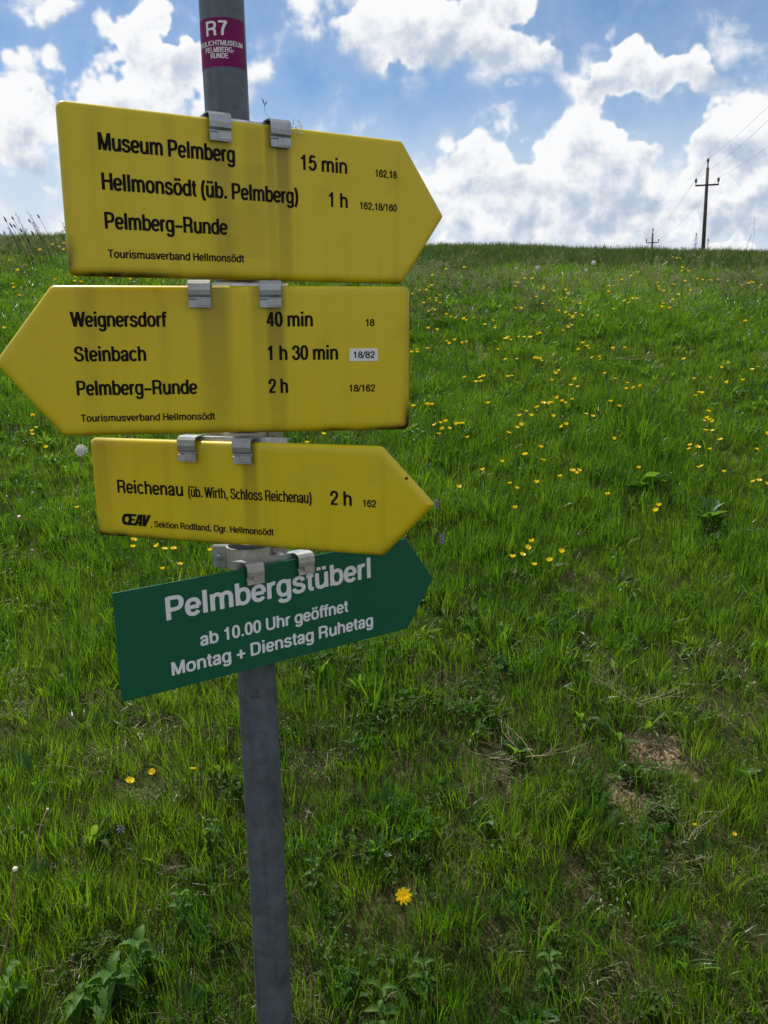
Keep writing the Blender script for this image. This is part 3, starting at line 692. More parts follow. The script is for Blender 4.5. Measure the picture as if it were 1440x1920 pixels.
for i, S in enumerate(SIGNS):
    u, w, n = sign_frame(S['yaw'], S['lean'], S['tilt']); Cc = axis_at(S['zc'])+n*.055+np.array([0, 0, 1.5])
    Mx = Matrix(((u[0], -n[0], w[0], Cc[0]), (u[1], -n[1], w[1], Cc[1]), (u[2], -n[2], w[2], Cc[2]), (0, 0, 0, 1)))   # local x = along the sign, -y = towards the reader
    root = empty('direction_sign', mat=Mx); tag(root, S['label'], 'direction sign', 'hiking signs on the post')
    H, d, uc, Wd, T = S['H'], S['d'], S['uc'], S['W'], S['T']
    poly = [(uc, -H/2), (uc+d*Wd, -H/2), (uc+d*(Wd+T), 0), (uc+d*Wd, H/2), (uc, H/2)]
    if S['kind'] == 'y':
        pm = sign_mat('yellow_enamel_%d' % i, (.67, .52, .010), (.15, .115, .016), H, -d, S['streaks'], S.get('ghost'), 1.15)
        plate('sign_plate', poly, [.009, .010, .004, .010, .009], ENAMEL, pm, root)
    else:
        pm = sign_mat('green_sheet', (.004, .105, .050), (.006, .07, .04), H, 1, S['streaks'], None, .35, (.02, .05, .03))
        plate('sign_plate', poly, [.001, .002, .002, .002, .001], SHEET, pm, root)
    for (s_, xa, xb, zb, cap, st) in S['text']:
        hx, hz = {'c': (.093, .076), 's': (.098, .080), 'n': (.076, .064), 'g': (.106, .086)}[st]
        v, f = text_mesh(s_, xb-xa, cap, hx, hz, .0003)
        o = obj('lettering', v, f, M['white_print'] if st == 'g' else M['black_print'], root); o.location = (xa, 0, zb)
    for (cx, _, _) in S['clips']:
        make_clip(root, cx, H, 0, .0295 if S['kind'] == 'y' else .027, .030 if S['kind'] == 'y' else .0255, M['zinc'] if S['kind'] == 'y' else M['zinc_worn'])
    make_bracket(root, 0, .055, clamp_yaw=math.radians({0: 0, 1: 4, 2: 20, 3: -36}[i]), rail_half=(.060, .068, .078, .062)[i], xc=(.006, 0, .014, .018)[i], H=H, up=(0, 0, .002, .004)[i], cup=(0, 0, .002, .010)[i])
    if i == 1:      # pasted-on number
        sb = MB(); sb.box((.1735, -.0003, .0068), (.0200, .0003, .0088), 0); stp = sb.build('number_sticker', M['sticker_white'], root); stp['label'] = 'small white sticker with the number 18/82'
        v, f = text_mesh('18/82', .0310, .0092, .088, .070, .0003); o = obj('lettering', v, f, M['black_print'], stp); o.location = (.1585, -.0006, .0022)
    if i == 2:      # club monogram: heavy slanted O, E, A and V run together
        K = .0172; V = []; F = []
        def shear(x, z): return (x*K*.98+z*K*.16, -.0004, z*K)
        def ring(cx, cz, rx, rz, ix, iz, dy=0):
            b = len(V); nn = 28
            for k in range(nn):
                a = 2*math.pi*k/nn; c, s = math.cos(a), math.sin(a)
                e = lambda r, t: r*math.copysign(abs(t)**.82, t)
                for (ax, az_) in ((rx, rz), (ix, iz)):
                    p = shear(cx+e(ax, c), cz+e(az_, s)); V.append((p[0], p[1]-dy, p[2]))
            for k in range(nn): a0, a1 = b+2*k, b+2*((k+1) % nn); F.append((a0, a1, a1+1, a0+1))
        def quad(*p, dy=0):
            b = len(V); V.extend([(shear(*q)[0], shear(*q)[1]-dy, shear(*q)[2]) for q in p]); F.append(tuple(range(b, b+len(p))))
        ring(.52, .5, .52, .52, .20, .25)
        quad((.74, -.02), (1.02, -.02), (1.02, 1.02), (.74, 1.02), dy=.0001)
        for z0, z1, xr in ((.0, .2, 1.42), (.41, .59, 1.36), (.82, 1.02, 1.52)): quad((1.0, z0), (xr, z0), (xr, z1), (1.0, z1), dy=.00015+.0001*z0)
        quad((1.30, -.02), (1.58, -.02), (1.98, 1.02), (1.72, 1.02), dy=.0003); quad((1.84, -.02), (2.14, -.02), (2.14, 1.02), (1.84, 1.02), dy=.00035); quad((1.66, .14), (1.86, .14), (1.86, .34), (1.74, .34), dy=.0004)
        quad((2.22, -.02), (2.50, -.02), (2.50, 1.02), (2.18, 1.02), dy=.0003); quad((2.30, -.02), (2.56, -.02), (3.02, 1.02), (2.70, 1.02), dy=.00035)
        o = obj('monogram', V, F, M['black_print'], root); o.location = (-.187, 0, -.0552)
        k = MB(); k.tube([(.2687, .0004, .0344), (.2687, -.0006, .0344)], [.0022, .0016], 10); k.build('rust_spot', principled('rust', (.07, .025, .012), .9), root)
    if i == 0:      # scrap of web and seed by the second clip
        k = MB(); r_ = random.Random(4)
        for _ in range(26):
            a = np.array([.066+r_.uniform(0, .018), -.003-r_.random()*.003, H/2-r_.uniform(-.004, .010)]); b = a+np.array([r_.uniform(-.006, .006), r_.uniform(-.002, .002), r_.uniform(-.006, .006)])
            k.tube([a, b], .00045, 3)
        k.build('cobweb', M['cobweb'], root)
        v = MB()
        for (x0, z0, x1, z1, r__) in ((.031, .012, .030, .030, .0003), (.030, .024, .0275, .031, .0010), (.030, .022, .0345, .028, .0008)):
            v.tube([(x0, 0, H/2+z0), (x0*.5+x1*.5, 0, H/2+(z0+z1)/2), (x1, 0, H/2+z1)], [r__*.4, r__, r__*.3], 4)
        v.tube([(.045, 0, H/2+.004), (.036, 0, H/2+.009), (.031, 0, H/2+.013)], .0002, 3)
        v.build('caught_seed', M['darkseed'], root)

# ------------------------------------------------------------------ power line on the hill
def utility_pole(x, y, top, label, yaw):
    zg = float(terrain(x, y)); h = top-zg
    r = empty('utility_pole', (x, y, zg)); r.rotation_euler = (0, 0, yaw); tag(r, label, 'utility pole', 'wooden poles of the power line on the hill')
    s = MB(); s.tube([(0, 0, -.5), (0, 0, h*.5), (0, 0, h-.62)], [.155, .13, .105], 12); s.build('shaft', M['wood'], r, smooth=True)
    k = MB(); k.tube([(0, 0, h-.75), (0, 0, h-.25)], .045, 8); k.build('top_pin', M['iron'], r)
    c = MB(); c.box((0, -.13, h-1.82), (.80, .05, .055), 0, .01); c.build('crossarm', M['iron'], r)
    def ins(px, pz):
        q = MB(); q.tube([(px, -.13 if px else 0, pz-.16), (px, -.13 if px else 0, pz-.02)], .03, 6)
        yy = -.13 if px else 0
        q.tube([(px, yy, pz-.04), (px, yy, pz), (px, yy, pz+.03), (px, yy, pz+.07), (px, yy, pz+.15), (px, yy, pz+.20), (px, yy, pz+.24)], [.055, .085, .06, .10, .07, .10, .06], 10)
        q.build('insulator', M['ceramic'], r, smooth=True)
    ins(0, h-.24); ins(-.76, h-1.60); ins(.76, h-1.60)
    ca, sa = math.cos(yaw), math.sin(yaw)
    return [Vector((x+a*ca-b*sa, y+a*sa+b*ca, zg+z_)) for a, b, z_ in ((0, 0, h), (-.76, -.13, h-1.36), (.76, -.13, h-1.36))]
def pole_pos(px, py, dist):
    d = ray(px, py); t = dist/d[1]; return d[0]*t, dist, 1.5+d[2]*t
x1, y1, z1 = pole_pos(1328, 297, 65); x2, y2, z2 = pole_pos(1224.3, 428, 118)
yaw = math.atan2(y1-y2, x1-x2)+math.pi/2
x3, y3 = x1+(x1-x2)*1.0, y1+(y1-y2)*1.0
A_ = utility_pole(x1, y1, z1, 'tall wooden utility pole with a crossarm, the nearer of the two on the skyline', yaw)
B_ = utility_pole(x2, y2, z2, 'smaller, farther utility pole standing left of the tall one on the skyline', yaw)
C_ = utility_pole(x3, y3, float(terrain(x3, y3))+8.9, 'wooden utility pole off to the right, nearest of the power line', yaw)
names = ['top wire of the power line, from the pole tips', 'left-hand wire of the power line, on the left insulators', 'right-hand wire of the power line, on the right insulators']
for k in range(3):
    q = MB()
    for p0, p1, sag in ((C_[k], A_[k], .7), (A_[k], B_[k], .7)):
        pts = [p0.lerp(p1, t/18)-Vector((0, 0, 4*sag*(t/18)*(1-t/18))) for t in range(19)]
        q.tube([tuple(p) for p in pts], .0065, 4)
    o = q.build('power_line', M['wire']); tag(o, names[k], 'power line', 'wires of the power line')

# ------------------------------------------------------------------ sward: tufts scattered over the hillside
def frame_dir(a): return np.array([math.cos(a), math.sin(a), 0])
def add_blade(mb, p, a, h, w, lean, twist=0.0, seg=4, m=0, curl=1.8, fold=0.0):
    d = frame_dir(a); s = frame_dir(a+math.pi/2+twist); V = []; F = []
    for i in range(seg+1):
        t = i/seg; out_ = lean*h*t**curl; z = h*(t-.28*lean*lean*t**2.2*1.2) if lean < 1.4 else h*(.9*t-.6*t*t)
        c = np.array(p)+d*out_+np.array([0, 0, z]); wd = w*(.75+.5*t)*(1-t**2.6)
        if i < seg: V += [c-s*wd/2, c+s*wd/2]
        else: V.append(c)
    for i in range(seg-1): F.append((2*i, 2*i+1, 2*i+3, 2*i+2))
    F.append((2*seg-2, 2*seg-1, 2*seg)); mb.add(V, F, m)
def add_leaf(mb, p, a, L, w, up, droop=.5, m=0, n=5, shape='oval', fold=.25, tooth=0.0):
    """leaf blade with a midrib fold, arching from p along azimuth a"""
    d = frame_dir(a); s = frame_dir(a+math.pi/2); V = []; F = []
    for i in range(n+1):
        t = i/n; r = t*L; z = up*r-droop*r*r/L
        if shape == 'oval': wd = w*math.sin(math.pi*min(1, .06+.94*t))**.75
        elif shape == 'lance': wd = w*math.sin(math.pi*(t**.8))**.9
        elif shape == 'spoon': wd = w*(math.sin(math.pi*t**1.7))**.8+.1*w*(1-t)
        else: wd = w*(math.sin(math.pi*min(1, t**.55)))**.9
        if tooth and 0 < i < n: wd *= 1+(tooth if i % 2 else -tooth)
        c = np.array(p)+d*r*math.sqrt(max(.1, 1-up*up*.3))+np.array([0, 0, z]); k = fold*wd
        V += [c-s*wd/2+np.array([0, 0, k]), c, c+s*wd/2+np.array([0, 0, k])]
    for i in range(n):
        b = 3*i; F += [(b, b+1, b+4, b+3), (b+1, b+2, b+5, b+4)]
    mb.add(V, F, m)
def add_clover(mb, p, h, r, rg):
    a = rg.uniform(0, 6.28); c = np.array(p)+np.array([rg.uniform(-.3, .3)*h, rg.uniform(-.3, .3)*h, h])
    mb.tube([p, tuple((np.array(p)+c)/2+np.array([0, 0, .1*h])), tuple(c)], .0006, 3, cap=False)
    tx, ty = rg.uniform(-.35, .35), rg.uniform(-.35, .35)
    for k in range(3):
        b = a+k*2.094; d = frame_dir(b); s = frame_dir(b+math.pi/2)
        q = []
        for (f, g) in ((0, 0), (.55, .42), (.95, .38), (1.0, 0), (.95, -.38), (.55, -.42)):
            v = d*f*r+s*g*r; q.append(c+v+np.array([0, 0, v[0]*tx+v[1]*ty-.10*abs(g)*r+.08*f*r]))
        mb.add(q, [(0, 1, 2, 3), (0, 3, 4, 5)], 0)
def add_head(mb, p, a, h, lean, kind, rg, ms=0, mh=1):
    d = frame_dir(a); pts = [np.array(p)+d*lean*h*t**2+np.array([0, 0, h*t*(1-.1*lean*t)]) for t in np.linspace(0, 1, 6)]
    mb.tube(pts, [.0011, .0010, .0009, .0008, .0007, .0006], 3, ms, cap=False)
    top = pts[-1]; t_ = pts[-1]-pts[-2]; t_ /= np.linalg.norm(t_)
    if kind == 'spike':
        L = rg.uniform(.018, .034); mb.tube([top-t_*.002, top+t_*L*.3, top+t_*L*.75, top+t_*L], [.0012, .0032, .0028, .0006], 5, mh)
    elif kind == 'plume':
        for k in range(26):
            f = rg.random(); q = top-t_*(f*.075); r = .004+.013*math.sin(math.pi*min(1, f+.12)); b = rg.uniform(0, 6.28)
            e = q+frame_dir(b)*r+t_*.010*rg.random(); mb.add([q, e+t_*.0035, e-t_*.002+frame_dir(b+1.5)*.0016], [(0, 1, 2)], mh)
            mb.add([e-frame_dir(b+1.5)*.0014, e+frame_dir(b+1.5)*.0014, e+t_*.006], [(0, 1, 2)], mh)
    else:      # sorrel: stacked little discs
        for k in range(44):
            f = rg.random(); q = top-t_*(f*.10); r = .002+.009*(f**.7)*rg.random(); b = rg.uniform(0, 6.28); e = q+frame_dir(b)*r; z = rg.uniform(.0012, .0026)
            s1 = frame_dir(rg.uniform(0, 6.28)); mb.add([e+s1*z, e+t_*z*1.3, e-s1*z, e-t_*z*1.3], [(0, 1, 2, 3)], mh)

src = {}
def source(coll, name, mb, mats):
    if coll not in src: src[coll] = bpy.data.collections.new(coll)
    o = mb.build(name, mats, link=False); src[coll].objects.link(o)

rg = random.Random(5)
def tuft(n, R, h0, h1, w0, w1, l0, l1, wide=0.0, seg=4):
    mb = MB()
    for _ in range(n):
        r = R*math.sqrt(rg.random()); a = rg.uniform(0, 6.283); h = rg.uniform(h0, h1)*(1 if rg.random() < .8 else .6)
        add_blade(mb, (r*math.cos(a), r*math.sin(a), -.005), a+rg.uniform(-1.2, 1.2), h, rg.uniform(w0, w1)*(1.8 if rg.random() < wide else 1), rg.uniform(l0, l1), rg.uniform(-.9, .9), seg)
    return mb
for k in range(5): source('near_tufts', 'tuft_a%d' % k, tuft(78, .055, .045, .110, .0011, .0024, .05, .50, .10), M['grass'])
for k in range(4): source('near_tufts', 'tuft_b%d' % k, tuft(50, .050, .08, .17, .0014, .0028, .05, .45, .12, 5), M['grass'])
for k in range(2): source('near_tufts', 'tuft_c%d' % k, tuft(26, .05, .05, .10, .0035, .0065, .3, .9, 0, 5), M['grass'])
for k in range(3):
    mb = tuft(26, .05, .04, .085, .0012, .0025, .2, .9)
    for _ in range(26):
        r = .055*math.sqrt(rg.random()); a = rg.uniform(0, 6.283); add_clover(mb, (r*math.cos(a), r*math.sin(a), 0), rg.uniform(.02, .06), rg.uniform(.006, .011), rg)
    source('herb_tufts', 'herb_a%d' % k, mb, M['clover'])
for k in range(4):
    mb = tuft(14, .05, .04, .08, .0012, .0025, .2, .9)
    for _ in range(rg.randint(6, 10)):
        a = rg.uniform(0, 6.283); r = .02*rg.random()
        add_leaf(mb, (r*math.cos(a), r*math.sin(a), .0), a, rg.uniform(.04, .085), rg.uniform(.009, .019), rg.uniform(.5, 1.6), rg.uniform(.3, .9), shape=['lance', 'spoon', 'oval', 'lance'][k], n=6, tooth=.22 if k == 3 else 0)
    source('herb_tufts', 'herb_b%d' % k, mb, M['leaf'])
for k in range(3):     # low creeping leaves on short stalks
    mb = MB()
    for _ in range(34):
        r = .06*math.sqrt(rg.random()); a = rg.uniform(0, 6.283); p = (r*math.cos(a), r*math.sin(a), rg.uniform(.008, .05)); mb.tube([(p[0]*.8, p[1]*.8, 0), p], .0006, 3, cap=False)
        add_leaf(mb, p, rg.uniform(0, 6.28), rg.uniform(.009, .018), rg.uniform(.006, .012), rg.uniform(-.2, .6), .3, n=3)
    source('herb_tufts', 'herb_c%d' % k, mb, M['leaf'])
for k in range(5):
    mb = MB()
    for _ in range(30):
        r = .07*math.sqrt(rg.random()); a = rg.uniform(0, 6.283); b = rg.uniform(0, 6.283); L = rg.uniform(.02, .065); w = rg.uniform(.0008, .0018)
        p = np.array([r*math.cos(a), r*math.sin(a), rg.uniform(.002, .030)]); d = frame_dir(b); s = frame_dir(b+1.57); q = p+d*L*.5+np.array([0, 0, rg.uniform(-.004, .02)]); e = p+d*L+s*rg.uniform(-.02, .02)+np.array([0, 0, rg.uniform(-.01, .02)])
        mb.add([p-s*w/2, p+s*w/2, q+s*w/2, q-s*w/2, e], [(0, 1, 2, 3), (3, 2, 4)], 0)
    if k > 2:
        for _ in range(5): a = rg.uniform(0, 6.28); add_blade(mb, (.04*math.cos(a), .04*math.sin(a), 0), a, rg.uniform(.05, .12), rg.uniform(.0012, .0026), rg.uniform(.4, 1.3), 0, 5)
    source('thatch', 'thatch_%d' % k, mb, M['straw'])
for k in range(5):     # taller, coarser tufts for the upper bank and the far field
    source('far_tufts', 'far_a%d' % k, tuft(90, .085, .04, .13, .0020, .0042, .15, 1.1, .20, 3), M['grass'])
for k in range(4): source('field_tufts', 'field_a%d' % k, tuft(60, .18, .09, .20, .004, .008, .1, .6, .1, 3), M['grass_far'])
for k in range(5):
    mb = MB()
    for _ in range(7):
        r = .10*math.sqrt(rg.random()); a = rg.uniform(0, 6.283)
        add_head(mb, (r*math.cos(a), r*math.sin(a), 0), a, rg.uniform(.13, .24), rg.uniform(.1, .45), ['plume', 'plume', 'spike', 'plume', 'sorrel'][k], rg)
    source('seed_tufts', 'seed_%d' % k, mb, [M['stem'], M['redseed'] if k == 4 else M['seed']])

def scatter(name, coll, P, rot, scl, idx, label, cat):
    me = bpy.data.meshes.new(name); n = len(P); me.vertices.add(n); me.vertices.foreach_set('co', np.asarray(P, np.float32).ravel())
    a = me.attributes.new('rot', 'FLOAT_VECTOR', 'POINT'); a.data.foreach_set('vector', np.asarray(rot, np.float32).ravel())
    a = me.attributes.new('scl', 'FLOAT_VECTOR', 'POINT'); a.data.foreach_set('vector', np.asarray(scl, np.float32).ravel())
    a = me.attributes.new('idx', 'INT', 'POINT'); a.data.foreach_set('value', np.asarray(idx, np.int32))
    o = bpy.data.objects.new(name, me); C.objects.link(o); tag(o, label, cat, kind='stuff')
    g = bpy.data.node_groups.new(name, 'GeometryNodeTree'); g.interface.new_socket('Geometry', in_out='INPUT', socket_type='NodeSocketGeometry'); g.interface.new_socket('Geometry', in_out='OUTPUT', socket_type='NodeSocketGeometry')
    gi = g.nodes.new('NodeGroupInput'); go = g.nodes.new('NodeGroupOutput'); ip = g.nodes.new('GeometryNodeInstanceOnPoints'); ci = g.nodes.new('GeometryNodeCollectionInfo')
    ci.inputs['Collection'].default_value = src[coll]; ci.inputs['Separate Children'].default_value = True; ci.inputs['Reset Children'].default_value = True
    def na(nm, ty):
        q = g.nodes.new('GeometryNodeInputNamedAttribute'); q.data_type = ty; q.inputs['Name'].default_value = nm; return q.outputs['Attribute']
    g.links.new(gi.outputs[0], ip.inputs['Points']); g.links.new(ci.outputs[0], ip.inputs['Instance']); ip.inputs['Pick Instance'].default_value = True
    g.links.new(na('idx', 'INT'), ip.inputs['Instance Index'])
    er = g.nodes.new('FunctionNodeEulerToRotation'); g.links.new(na('rot', 'FLOAT_VECTOR'), er.inputs[0]); g.links.new(er.outputs[0], ip.inputs['Rotation'])
    g.links.new(na('scl', 'FLOAT_VECTOR'), ip.inputs['Scale']); g.links.new(ip.outputs[0], go.inputs[0])
    md = o.modifiers.new('scatter', 'NODES'); md.node_group = g
    return o

def jitter_grid(y0, y1, step, margin=1.0, spread=.62, xoff=0.0):
    """points over the wedge of hillside in front of the camera, with room to step aside"""
    ys_ = np.arange(y0, y1, step); P = []
    for y in ys_:
        hw = margin+spread*y; x = np.arange(-hw, hw, step); P.append(np.stack([x+RNG.uniform(-.5, .5, len(x))*step, y+RNG.uniform(-.5, .5, len(x))*step], 1))
    return np.concatenate(P)
def inst(P, smin, smax, tilt, ncol, hfun=None, slope=.30):
    n = len(P); z = terrain(P[:, 0], P[:, 1]); s = RNG.uniform(smin, smax, n)
    if hfun is not None: s = s*hfun(P[:, 0], P[:, 1])
    rot = np.stack([slope*.35+RNG.normal(0, tilt, n), RNG.normal(0, tilt, n), RNG.uniform(0, 6.283, n)], 1)
    sc3 = np.stack([s**.5, s**.5, s], 1)
    return np.concatenate([P, z[:, None]], 1), rot, sc3, RNG.integers(0, ncol, n)
def patch(x, y): return .50+.55*vnoise(x, y, 1.4, 8)*(.6+.8*vnoise(x, y, 4.0, 9))+.38*vnoise(x, y, 9.0, 10)

P = jitter_grid(.75, 6.0, .045); b = bare(P[:, 0], P[:, 1]); dn = vnoise(P[:, 0], P[:, 1], 3.2, 11)*.55+vnoise(P[:, 0], P[:, 1], 11, 12)*.45
keep = RNG.random(len(P)) > np.clip(b*1.25, 0, 1); keep &= RNG.random(len(P)) < .68+1.15*dn; P = P[keep]
a0, r0, s0, i0 = inst(P, .55, 1.15, .13, 11, lambda x, y: patch(x, y)*(1-.45*bare(x, y))*(1-.10*np.clip(y-2.6, 0, 1.5)))
scatter('grass', 'near_tufts', a0, r0, s0, i0, 'short green grass covering the near bank behind the signpost', 'grass')
P = jitter_grid(.75, 7.5, .085); dn = vnoise(P[:, 0], P[:, 1], 1.5, 21)*.6+vnoise(P[:, 0], P[:, 1], 6, 22)*.4
keep = (RNG.random(len(P)) < np.clip((dn-.33)*2.0, .08, .75)) & (RNG.random(len(P)) > bare(P[:, 0], P[:, 1])*.8); P = P[keep]
a0, r0, s0, i0 = inst(P, .7, 1.35, .15, 10)
scatter('clover_and_herbs', 'herb_tufts', a0, r0, s0, i0, 'low clover and small broad leaves growing among the grass', 'ground cover')
P = jitter_grid(.75, 6.5, .060); dn = vnoise(P[:, 0], P[:, 1], 2.0, 31)*.5+vnoise(P[:, 0], P[:, 1], 8, 32)*.5; near = np.clip((4.4-P[:, 1])/2.2, .12, 1)
keep = RNG.random(len(P)) < np.clip((dn-.47)*1.4, .16, .48)*near+bare(P[:, 0], P[:, 1])*.35; P = P[keep]
a0, r0, s0, i0 = inst(P, .35, 1.1, .12, 5)
scatter('dry_thatch', 'thatch', a0, r0, s0, i0, 'dry straw-coloured dead grass lying in the sward', 'dead grass')
P = jitter_grid(5.6, 10.0, .090, 1.5); a0, r0, s0, i0 = inst(P, .50, .95, .10, 5, lambda x, y: .45+.55*vnoise(x, y, 1.1, 41)+.45*vnoise(x, y, 5.0, 42))
scatter('upper_bank_grass', 'far_tufts', a0, r0, s0, i0, 'taller green grass on the upper bank below the crest', 'grass')
P = jitter_grid(8.5, 24.0, .24, 2.0, .66); a0, r0, s0, i0 = inst(P, .6, 1.1, .08, 4, None, .1)
scatter('crest_field_grass', 'field_tufts', a0, r0, s0, i0, 'darker grass of the field running to the skyline', 'grass')
P = jitter_grid(4.8, 10.5, .13, 1.5); dn = vnoise(P[:, 0], P[:, 1], .9, 51); yb_ = 6.62-.33*np.clip(P[:, 0], -5.0, 0)
keep = RNG.random(len(P)) < np.clip(.05+1.0*np.exp(-((P[:, 1]-yb_-.4)/.9)**2)*(.3+dn), 0, .9); P = P[keep]
a0, r0, s0, i0 = inst(P, .6, 1.05, .12, 4)
scatter('seeding_grass', 'seed_tufts', a0, r0, s0, i0, 'pale seed heads of flowering grass along the top of the bank', 'grass')
P = jitter_grid(10.0, 26.0, .45, 2.0, .66); keep = RNG.random(len(P)) < .5; P = P[keep]; a0, r0, s0, i0 = inst(P, .45, .85, .12, 5, None, .1)
scatter('skyline_seed_heads', 'seed_tufts', a0, r0, s0, i0, 'thin seed heads standing up along the skyline', 'grass')

# ------------------------------------------------------------------ buttercups
B1 = [(198,176),(146,198),(268,170),(128,243),(141,238),(66,271),(96,257),(174,275),(112,305),(135,290),(160,288),(160,297),(175,305),(130,338),(155,333),(470,228),(500,212),(530,212),(466,242),(574,241),(574,252),(545,282),(613,260),(658,255),(668,268),(640,292),(660,286),(570,308),(686,300),(715,309),(485,328),(468,325),(660,344),(673,352),(688,357),(698,344),(720,354),(686,363),(632,337),(843,328),(783,355),(200,350),(218,358),(234,364),(267,368),(276,373),(304,362),(348,390),(378,373),(390,393),(386,402),(130,404),(162,408),(648,412),(668,398),(683,392),(425,443),(436,441),(448,449),(498,438),(522,437),(548,427),(559,423),(477,436),(200,452),(210,463),(232,450),(262,460),(277,456),(397,485),(64,496),(86,484),(125,480),(87,496),(725,461),(741,473),(709,486),(747,480),(841,482),(887,479),(761,516),(789,514),(794,522),(427,523),(470,522),(540,520),(550,519),(561,521),(566,528),(633,568),(810,578),(850,597),(897,614),(891,638),(921,634),(947,627),(270,592),(330,592),(343,590),(313,610),(333,608),(452,586),(437,590),(606,604),(692,602),(680,623),(706,628),(875,217),(911,202),(886,297),(903,304),(918,289),(933,289),(938,187),(825,263),(826,240),(1015,226),(1018,245),(1020,254),(1037,260),(1074,234),(1117,222),(1050,147),(1074,128),(1088,134),(1100,133),(1110,170),(1134,183),(1108,182),(1167,213),(1187,215),(1218,218),(1248,216),(1335,236),(1365,230),(1372,224),(1381,228),(1414,236),(1142,258),(1092,272),(1070,292),(1035,308),(1030,322),(1061,325),(1352,376),(1115,522),(1288,538),(1260,556),(1400,551),(1377,562),(1217,593),(1153,597),(1281,613),(1340,603),(1160,662),(1174,651),(1187,655),(72,703),(125,699),(142,699),(360,693),(626,672),(645,686),(657,690),(685,677),(572,691),(590,695),(600,689),(548,708),(507,724),(482,741),(526,742),(613,744),(738,733),(764,741),(833,685),(865,704),(155,775),(176,769),(196,765),(237,773),(248,771),(263,771),(185,793),(210,790),(170,810),(438,806),(490,776),(471,786),(659,776),(645,784),(280,825),(847,831),(1209,724),(1205,750),(1215,757),(1225,763),(1192,760),(1198,796),(1224,798),(1257,832),(1139,854),(1168,860),(1136,869),(1215,870),(1395,871),(1436,812),(503,889),(562,863)]
B2 = [(237,48),(136,118),(317,15),(489,6),(351,105),(379,128),(464,103),(563,76),(615,52),(642,49),(632,62),(372,211),(445,353),(427,378),(404,405),(361,417),(454,449),(519,432),(569,397),(893,41),(1146,38),(1161,32),(1251,57),(764,152),(979,201),(968,221),(1377,97),(1402,93),(1435,108)]
B3 = [(865,695),(790,737),(865,785),(545,788),(235,1060),(130,925),(178,1250),(183,1297),(260,1398),(748,1185),(1018,1153),(1010,1210),(1090,1217),(712,715)]
B4 = [(103,25),(325,77),(473,90),(77,105),(80,125),(112,170),(27,362),(647,70),(765,75),(1045,97),(192,875),(212,945),(188,965),(188,985),(272,1063)]
B5 = [(268,47),(263,103),(437,95),(486,112),(552,110),(815,123),(597,220),(472,257)]
heads = [(740+a/2.057, 420+b/2.057) for a, b in B1]+[(800+a/2.25, 860+b/2.25) for a, b in B2]+[(a/7.2, 360+b/7.2) for a, b in B3]+[(a/3.13, 500+b/3.13) for a, b in B4]+[(180+a/3.79, 1000+b/3.79) for a, b in B5]
heads += [(145, 952), (538, 535), (606, 815), (575, 831), (800, 545), (1040, 700)]
def petal_ring(mb, n, r, w, cup, m=0, rot=0.0, tipflat=False, z0=0.0, nseg=4):
    for k in range(n):
        a = rot+2*math.pi*k/n; d = frame_dir(a); s = frame_dir(a+math.pi/2); V = []; F = []
        for i in range(nseg+1):
            t = i/nseg; wd = w*(math.sin(math.pi*min(.93, .08+.80*t))**.8 if not tipflat else (.45+.55*min(1, t*1.6)))
            q = d*r*t*(1-.12*cup*t)+np.array([0, 0, z0+cup*r*t**1.8*.75])
            V += [q-s*wd/2+np.array([0, 0, .12*cup*wd]), q, q+s*wd/2+np.array([0, 0, .12*cup*wd])]
        for i in range(nseg): b_ = 3*i; F += [(b_, b_+1, b_+4, b_+3), (b_+1, b_+2, b_+5, b_+4)]
        mb.add(V, F, m)
def flower_meshes():
    o = []
    for k in range(4):
        mb = MB(); petal_ring(mb, 5, .0115, .0125, .55+.22*k, 0, k*.4); mb.tube([(0, 0, -.001), (0, 0, .003), (0, 0, .0045)], [.002, .0034, .0012], 8, 1)
        o.append(mesh_of('blossom', mb.v, mb.f, [M['petal'], M['stamen']], mb.m, True))
    return o
FM = flower_meshes()
def stem_mesh(h, bend, seed, r=.0009, mat_='stem', leaves=True):
    rr = random.Random(seed); mb = MB(); a = rr.uniform(0, 6.28)
    pts = [np.array([bend*h*math.cos(a)*(t*t-1), bend*h*math.sin(a)*(t*t-1), -h+h*t]) for t in np.linspace(0, 1, 6)]
    mb.tube(pts, [r*1.3, r*1.2, r*1.1, r, r*.9, r*.8], 4, cap=False)
    if leaves:
        for t in (.35, .6):
            p = pts[int(t*5)]
            for k in range(3): add_blade(mb, tuple(p), a+k*2.1, .03, .0025, 1.1, 0, 3)
    return mesh_of('stem', mb.v, mb.f, M[mat_], mb.m)
SM = [stem_mesh(.17, .12+.05*k, k) for k in range(4)]
rb_ = random.Random(9)
ORD = ['first', 'second', 'third', 'fourth', 'fifth', 'sixth', 'seventh', 'eighth', 'ninth', 'tenth', 'eleventh']
